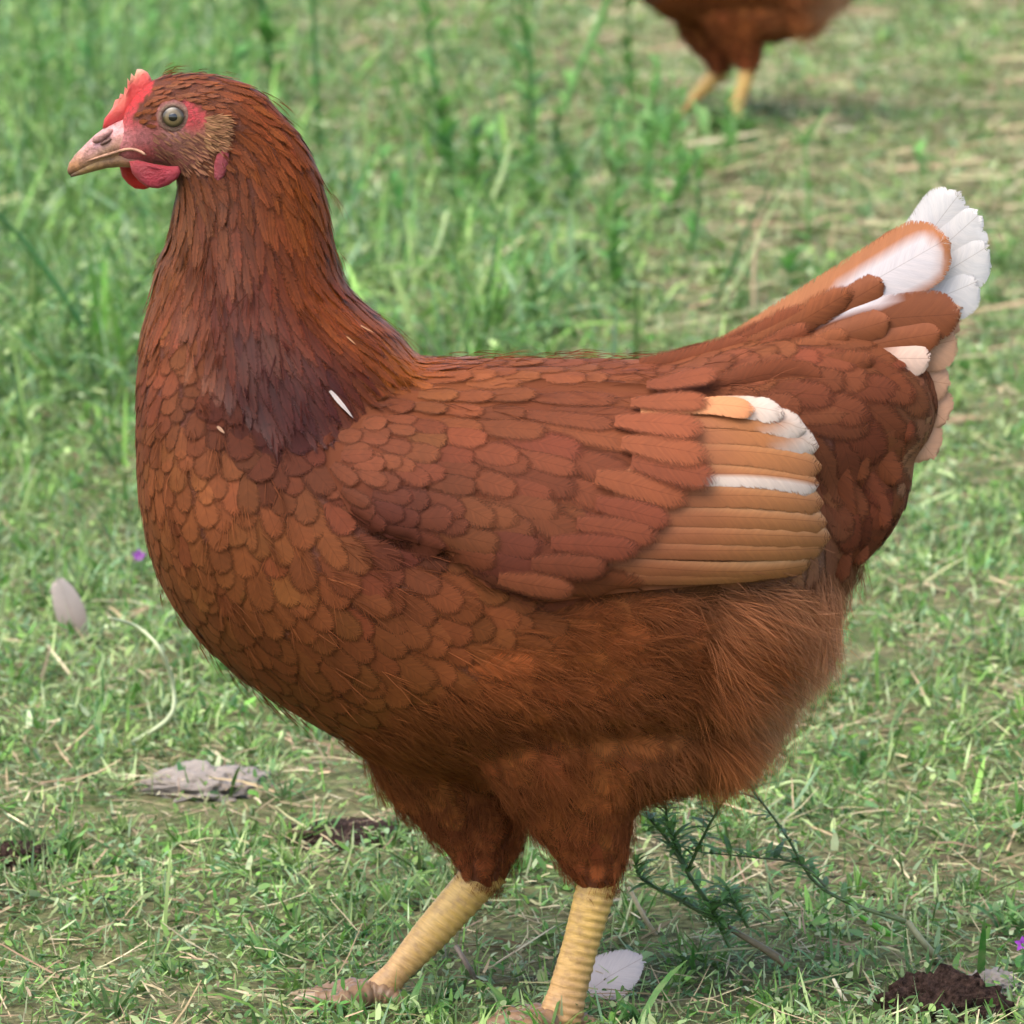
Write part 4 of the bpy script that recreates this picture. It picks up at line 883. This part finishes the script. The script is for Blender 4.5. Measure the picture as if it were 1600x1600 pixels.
stalk('grass_stalk', 'short thin dark stem rising right of the thinnest stem on the back', 'grass stalk', [(840, 540), (855, 490), (872, 445)], 6, GD, None, base=(838, 560))
stalk('grass_stalk', 'pale stalk with a right-angled bend close behind the hen\'s shoulder', 'grass stalk', [(590, 470), (600, 440), (650, 427), (680, 395), (700, 330)], 8, GP, None, tip=.8)
stalk('grass_stalk', 'broad pale yellow-green blade leaning right behind the hen\'s back', 'grass stalk', [(742, 355), (775, 300), (795, 240), (812, 200)], 11, GP, None)
stalk('grass_stalk', 'green blade curving in from the nape of the large hen', 'grass stalk', [(520, 430), (560, 410), (600, 392), (632, 385)], 9, GM, None, base=(500, 450))
stalk('grass_stalk', 'pale thin blade crossing behind the hen\'s back, rising to the right', 'grass stalk', [(700, 520), (740, 460), (768, 380)], 6, GP, None)
stalk('weed', 'leafy weed screening the far hen\'s front leg', 'weed', [(1020, 260), (1018, 180), (1030, 95)], 9, GM, GW, 9, .03, GL)
stalk('weed', 'thin weed just right of the far hen\'s near leg', 'weed', [(1128, 275), (1140, 200), (1135, 140)], 8, GM, GW, 7, .028, GL)
ORD = 'first second third fourth fifth sixth seventh eighth ninth tenth eleventh twelfth thirteenth'.split()
for n_, u0_, u1_, v0_, v1_, where in ((9, 10, 470, 170, 330, 'around the large hen\'s head'), (13, 560, 1080, 190, 430, 'above the large hen\'s back')):   # the tangle
    for k, u in enumerate(sorted(RNG.uniform(u0_, u1_, n_))):
        v = RNG.uniform(v0_, v1_); h = RNG.uniform(90, 230); l = RNG.normal(0, 25)
        stalk('weed', 'slim leafy weed, ' + ORD[k] + ' from the left in the tangle ' + where, 'weed', [(u, v), (u + l * .3 + RNG.normal(0, 6), v - h * .5), (u + l, v - h)], RNG.uniform(6, 9), [GD, GM, GL][k % 3], 'slim weeds of the tangle', 6, RNG.uniform(.018, .032), [GM, GL][k % 2])
# right side
stalk('grass_stalk', 'thin grey-green stalk leaning right above the saddle', 'grass stalk', [(1112, 485), (1150, 400), (1180, 330), (1212, 275)], 7, GD, None)
stalk('grass_stalk', 'thin pale stalk beside the grey-green one above the saddle', 'grass stalk', [(1120, 490), (1165, 415), (1200, 340), (1232, 290)], 6, GP, None)
stalk('dry_stalk', 'dry pinkish upright stalk above the root of the tail', 'stalk', [(1178, 490), (1178, 420), (1184, 360)], 9, DRY, None)
stalk('weed', 'pale stem with two side twigs left of the white tail', 'weed', [(1264, 390), (1262, 280), (1258, 205)], 9, GL, GW, 3, .02, GM, side=((.9, 1225, 195), (.9, 1300, 165)))
stalk('weed', 'short forked weed above the white tail tip', 'weed', [(1452, 300), (1440, 250), (1415, 215)], 9, GL, GW, 3, .02, GM, side=((.6, 1490, 262),))
stalk('weed', 'small broad-leaved weed right of the dry pinkish stalk', 'weed', [(1238, 460), (1234, 420), (1240, 395)], 8, GM, GW, 5, .025, GM)
stalk('grass_stalk', 'bent bright green blade in a hook right of the rump', 'grass stalk', [(1408, 805), (1450, 785), (1494, 764), (1488, 745), (1465, 735)], 8, GP, None, tip=.8)
stalk('twig', 'thin dark level twig reaching the right edge beside the tail', 'twig', [(1480, 668), (1540, 668), (1620, 660)], 4, (.12, .14, .07), None, base=(1478, 674), tip=.9)
stalk('twig', 'curved brown twig lying behind the rear of the hen', 'twig', [(1325, 1120), (1345, 1150), (1400, 1185), (1455, 1215)], 9, (.12, .08, .045), None, tip=.6)
stalk('grass_stalk', 'pale flattened blade curving over a dark gap near the right edge', 'grass stalk', [(1360, 965), (1440, 972), (1510, 985), (1560, 1010)], 8, GP, None, tip=.7)
stalk('straw', 'forked pale straw lying at the right edge below the tail', 'straw', [(1560, 925), (1572, 955), (1612, 985)], 8, (.6, .42, .27), None, tip=.9)
stalk('straw', 'pale straw slanting down right behind the hen\'s abdomen', 'straw', [(1490, 1055), (1530, 1072), (1590, 1092)], 7, (.55, .48, .3), None, tip=.8)
stalk('straw', 'short bright straw just right of the fluffy abdomen', 'straw', [(1384, 1052), (1410, 1062), (1440, 1080)], 8, (.6, .55, .36), None, tip=.8)
stalk('grass_stalk', 'pale green bent blade under the fluffy abdomen', 'grass stalk', [(1185, 1240), (1250, 1222), (1300, 1262)], 7, GP, None, tip=.8)
# left foreground
stalk('grass_stalk', 'pale stalk looping down beside the breast of the hen', 'grass stalk', [(205, 1162), (265, 1120), (270, 1070), (250, 1015), (215, 980), (170, 965)], 8, (.45, .5, .3), None, tip=.6)
stalk('dry_stalk', 'thick pale green stalk lying left of the grey stone', 'stalk', [(108, 1152), (160, 1182), (222, 1220)], 11, (.36, .42, .2), None, tip=.9)
stalk('straw', 'straight pale straw behind the grey stone', 'straw', [(265, 1135), (310, 1160), (370, 1195)], 7, (.42, .42, .24), None, tip=.8)
stalk('straw', 'pale straw lying near the dark soil patch at the left', 'straw', [(0, 1338), (20, 1352), (42, 1370)], 9, (.5, .42, .3), None, tip=.8)
stalk('straw', 'thin straw right of the dark soil patch at the left', 'straw', [(85, 1225), (130, 1240), (165, 1262)], 6, (.55, .48, .32), None, tip=.8)
stalk('straw', 'hooked yellow straw under the breast, beside the reddish soil', 'straw', [(515, 1250), (522, 1275), (510, 1300)], 7, (.55, .46, .24), None, tip=.9)
stalk('straw', 'short straw left of the front leg above the toes', 'straw', [(470, 1315), (490, 1325), (502, 1345)], 7, (.5, .45, .25), None, tip=.9)
# between and right of the legs
stalk('grass_stalk', 'green stalk lying level between the two legs', 'grass stalk', [(766, 1400), (820, 1418), (885, 1440)], 11, (.2, .3, .14), None, tip=.8)
stalk('twig', 'short grey twig leaning between the two legs', 'twig', [(745, 1535), (728, 1505), (712, 1478)], 10, (.25, .19, .15), None, tip=.8)
stalk('straw', 'dry straw rising right of the near leg', 'straw', [(1030, 1470), (1005, 1430), (982, 1386)], 8, (.5, .4, .25), None, tip=.8)
stalk('straw', 'thin dry straw lying right of the white fallen feather', 'straw', [(1000, 1468), (1060, 1475), (1130, 1492)], 6, (.48, .36, .2), None, tip=.8)
stalk('straw', 'pale straw left of the dark soil clod', 'straw', [(1332, 1580), (1315, 1555), (1302, 1530)], 7, (.6, .54, .38), None, tip=.8)
stalk('straw', 'straw slanting above the dark soil clod', 'straw', [(1455, 1478), (1480, 1495), (1505, 1515)], 7, (.6, .54, .38), None, tip=.8)
stalk('dry_stalk', 'grey-green dry stalk leaning above the dark soil clod', 'stalk', [(1470, 1505), (1440, 1470), (1418, 1440)], 13, (.22, .22, .12), None, tip=.8)
stalk('grass_stalk', 'broad fresh green blade right of the dark branching sprig', 'grass stalk', [(1398, 1468), (1365, 1445), (1335, 1425)], 16, (.1, .32, .03), None, tip=.3)
# dark branching sprig lying right of the near leg
b0 = on_ground(1262, 1532)
sprig = empty('sprig', (b0.x, b0.y, 0), 'dark green branching sprig with small leaves right of the near leg', 'sprig')
def limb(name, pts, w, col, dz=0):
    C_ = spline([at(u, v, b0.y * SPX + d) for u, v, d in pts], 18); V, Fc = tube(C_, [w / SPX / 2 * (1 - .6 * k / 17) for k in range(18)], 7)
    add(name, new_mesh(name, V, Fc, M_STEM, None, flat_col(V, col)), sprig); return C_
tw = []
limb('stem', [(1262, 1532, 0), (1205, 1490, 10), (1130, 1445, 30)], 20, (.17, .13, .07))
tw.append(limb('branch', [(1130, 1445, 30), (1060, 1405, 40), (1005, 1375, 50), (992, 1345, 60)], 9, (.08, .12, .045)))
tw.append(limb('branch', [(1130, 1445, 30), (1085, 1380, 30), (1045, 1315, 40), (1015, 1280, 50)], 9, (.08, .13, .045)))
tw.append(limb('branch', [(1080, 1375, 30), (1060, 1330, 40), (1043, 1285, 40), (1040, 1245, 60)], 7, (.07, .13, .04)))
tw.append(limb('branch', [(1075, 1360, 30), (1100, 1305, 20), (1125, 1260, 10), (1150, 1225, 10)], 6, (.09, .15, .05)))
tw.append(limb('branch', [(1140, 1480, 0), (1120, 1440, 0), (1110, 1420, 10)], 6, (.09, .15, .05)))
tw.append(limb('branch', [(1168, 1448, 20), (1150, 1415, 0), (1135, 1385, 10)], 6, (.09, .15, .05)))
tw.append(limb('branch', [(1415, 1440, -20), (1330, 1412, 0), (1270, 1375, 10), (1225, 1300, 10), (1160, 1215, 20)], 8, (.09, .13, .05)))
tw.append(limb('branch', [(1290, 1385, 0), (1250, 1350, 10), (1180, 1340, 10), (1095, 1332, 20)], 5, (.1, .12, .06)))
for C_ in tw:
    for k in [q for q in range(2, 18) for _ in (0, 1, 2)]:
        an = RNG.uniform(0, 6.283); ll = RNG.uniform(.006, .016)
        add('leaf', leaf_mesh(C_[k], (math.cos(an), math.sin(an), RNG.uniform(0, .9)), (0, 0, 1), ll, ll * .22, np.array((.11, .22, .06)) * RNG.uniform(.7, 2.2), .3), sprig)
# fallen feathers
def fallen(name, label, pts, W, cols, d, nrm):
    g = on_ground(*pts[0]); o = free_feather(name, pts, (g.y * SPX, g.y * SPX + d), W, lambda s, t_: tuple(blend(cols[0], cols[1], s)), None, nrm=nrm, camber=6, fray=.3, wfun=width_round)
    o['label'] = label; o['category'] = 'feather'; return o
fallen('fallen_feather', 'white fallen feather on the ground behind the near foot', ((915, 1556), (945, 1530), (1005, 1496)), 46, ((.42, .36, .37), (.48, .42, .42)), -30, (0.2, -.75, .6))
fallen('fallen_feather', 'grey-brown fallen feather standing upright in the grass at the left', ((124, 1004), (112, 960), (90, 904)), 33, ((.2, .15, .12), (.33, .28, .25)), 20, (.2, -1, .3))
# soil clods and the stone
def lump(name, label, cat, u, v, rx, ry, rz, mat, seed, z=-.002):
    g = on_ground(u, v); n, m = 64, 36; V = []; Fc = []
    for i in range(m + 1):
        th = math.pi * i / m
        for j in range(n):
            ph = 2 * math.pi * j / n; q = np.array([math.sin(th) * math.cos(ph), math.sin(th) * math.sin(ph), math.cos(th)])
            a = vnoise(np.array([q[0] + q[2] * .7]), np.array([q[1] - q[2] * .5]), 2.2, seed)[0] * .4 + vnoise(np.array([q[0] - q[2]]), np.array([q[1] + q[2]]), 6, seed + 1)[0] * .36 + vnoise(np.array([q[0] + 2 * q[2]]), np.array([q[1] - q[2]]), 14, seed + 2)[0] * .26
            V.append((q[0] * rx * (.6 + a), q[1] * ry * (.6 + a), q[2] * rz * (.6 + a)))
    for i in range(m):
        for j in range(n): Fc.append((i * n + j, i * n + (j + 1) % n, (i + 1) * n + (j + 1) % n, (i + 1) * n + j))
    o = add(name, new_mesh(name, V, Fc, mat), None, label, cat); o.location = (g.x, g.y, z); return o
lump('soil_clod', 'crumbly dark brown soil clod at the bottom right', 'soil clod', 1468, 1584, .027, .018, .018, M_SOIL, 3)
lump('soil_clod', 'dark soil clod half hidden in grass at the left edge', 'soil clod', 22, 1345, .018, .02, .009, M_SOIL, 5)
lump('soil_clod', 'low reddish soil patch under the hen\'s breast', 'soil clod', 540, 1300, .03, .03, .004, M_SOIL, 8)
lump('stone', 'flat pale grey stone lying in the grass below the breast', 'stone', 325, 1228, .029, .03, .011, M_STONE, 6)
lump('stone', 'small grey stone at the right of the dark soil clod', 'stone', 1548, 1535, .012, .012, .006, M_STONE, 9)
# purple flowers
def flower(label, u, v, n, base, size):
    g = on_ground(*base); e = empty('flower', (g.x, g.y, 0), label, 'flower', 'small purple flowers'); c = at(u, v, g.y * SPX)
    V, Fc = tube(spline([g, g.lerp(c, .5) + Vector((.003, 0, 0)), c], 8), [.0008] * 8, 6); add('stem', new_mesh('stem', V, Fc, M_STEM, None, flat_col(V, GM)), e)
    for k in range(n):
        an = 6.283 * k / n + .3; me = leaf_mesh(c, (math.cos(an), -.35, math.sin(an)), (0, -1, 0), size, size * .55, (.4, .1, .5), .2); me.materials.clear(); me.materials.append(M_PETAL); add('petal', me, e)
    for k in range(4):
        an = RNG.uniform(0, 6.283); p = g.lerp(c, RNG.uniform(.1, .8)); add('leaf', leaf_mesh(p, (math.cos(an), math.sin(an), .4), (0, 0, 1), .014, .005, GM), e)
flower('small purple flower peeping out just left of the breast', 217, 868, 5, (222, 905), .005)
flower('small purple flower at the bottom right edge', 1597, 1474, 5, (1590, 1530), .004)
flower('faint lilac flower left of the neck, behind the grass', 226, 432, 4, (226, 460), .005)
# leafy seedlings in the foreground
for (u, v, n, L_, lab) in [(1580, 1455, 14, .02, 'dark green leafy clump at the bottom right edge'), (100, 1335, 12, .016, 'bright green tuft right of the left soil clod'), (420, 1500, 9, .022, 'upright green seedling left of the front foot'),
                           (980, 1600, 12, .02, 'dark green fringed leaves at the bottom, right of the near foot'), (175, 1355, 6, .013, 'small bright seedling with two broad leaves near the left soil clod'), (690, 1560, 12, .016, 'dark leafy tuft between the feet'),
                           (350, 1060, 14, .024, 'lush dark grass tuft under the curve of the breast'), (480, 1150, 10, .018, 'grey-green tuft below the breast fluff'), (60, 650, 16, .04, 'lush grass clump at the left edge level with the hen\'s chest'), (150, 560, 14, .04, 'tall grass clump left of the hen\'s chest'),
                           (560, 1470, 10, .018, 'grass tuft growing in front of the front leg'), (640, 1590, 12, .02, 'grass tuft at the bottom edge right of the front toes'), (780, 1600, 12, .018, 'grass tuft at the bottom edge left of the near foot'), (1030, 225, 22, .06, 'grass tuft hiding the front foot of the far hen'), (1140, 222, 22, .055, 'grass tuft in front of the far hen\'s near foot'), (530, 1590, 12, .016, 'grass tuft over the toes of the front foot'), (900, 1612, 12, .018, 'grass tuft over the toes of the near foot'), (1340, 1200, 10, .018, 'grass tuft behind the curved brown twig')]:
    g = on_ground(u, v); e = empty('grass_tuft', (g.x, g.y, float(gh(np.array(g.x), np.array(g.y)))), lab, 'tuft', 'tufts in the lawn')
    for k in range(n):
        an = RNG.uniform(0, 6.283); dv = (math.cos(an), math.sin(an), RNG.uniform(.5, 2.2)); ll = L_ * RNG.uniform(.6, 1.2)
        o = Vector((RNG.normal(0, L_ * .25), RNG.normal(0, L_ * .25), 0)); add('leaf', leaf_mesh(g + o, dv, (math.cos(an + 1.5) * .2, 0, 1), ll, ll * RNG.uniform(.12, .26), np.array([GD, GM, GL][k % 3]) * RNG.uniform(.8, 1.3), RNG.uniform(.2, .9)), e)
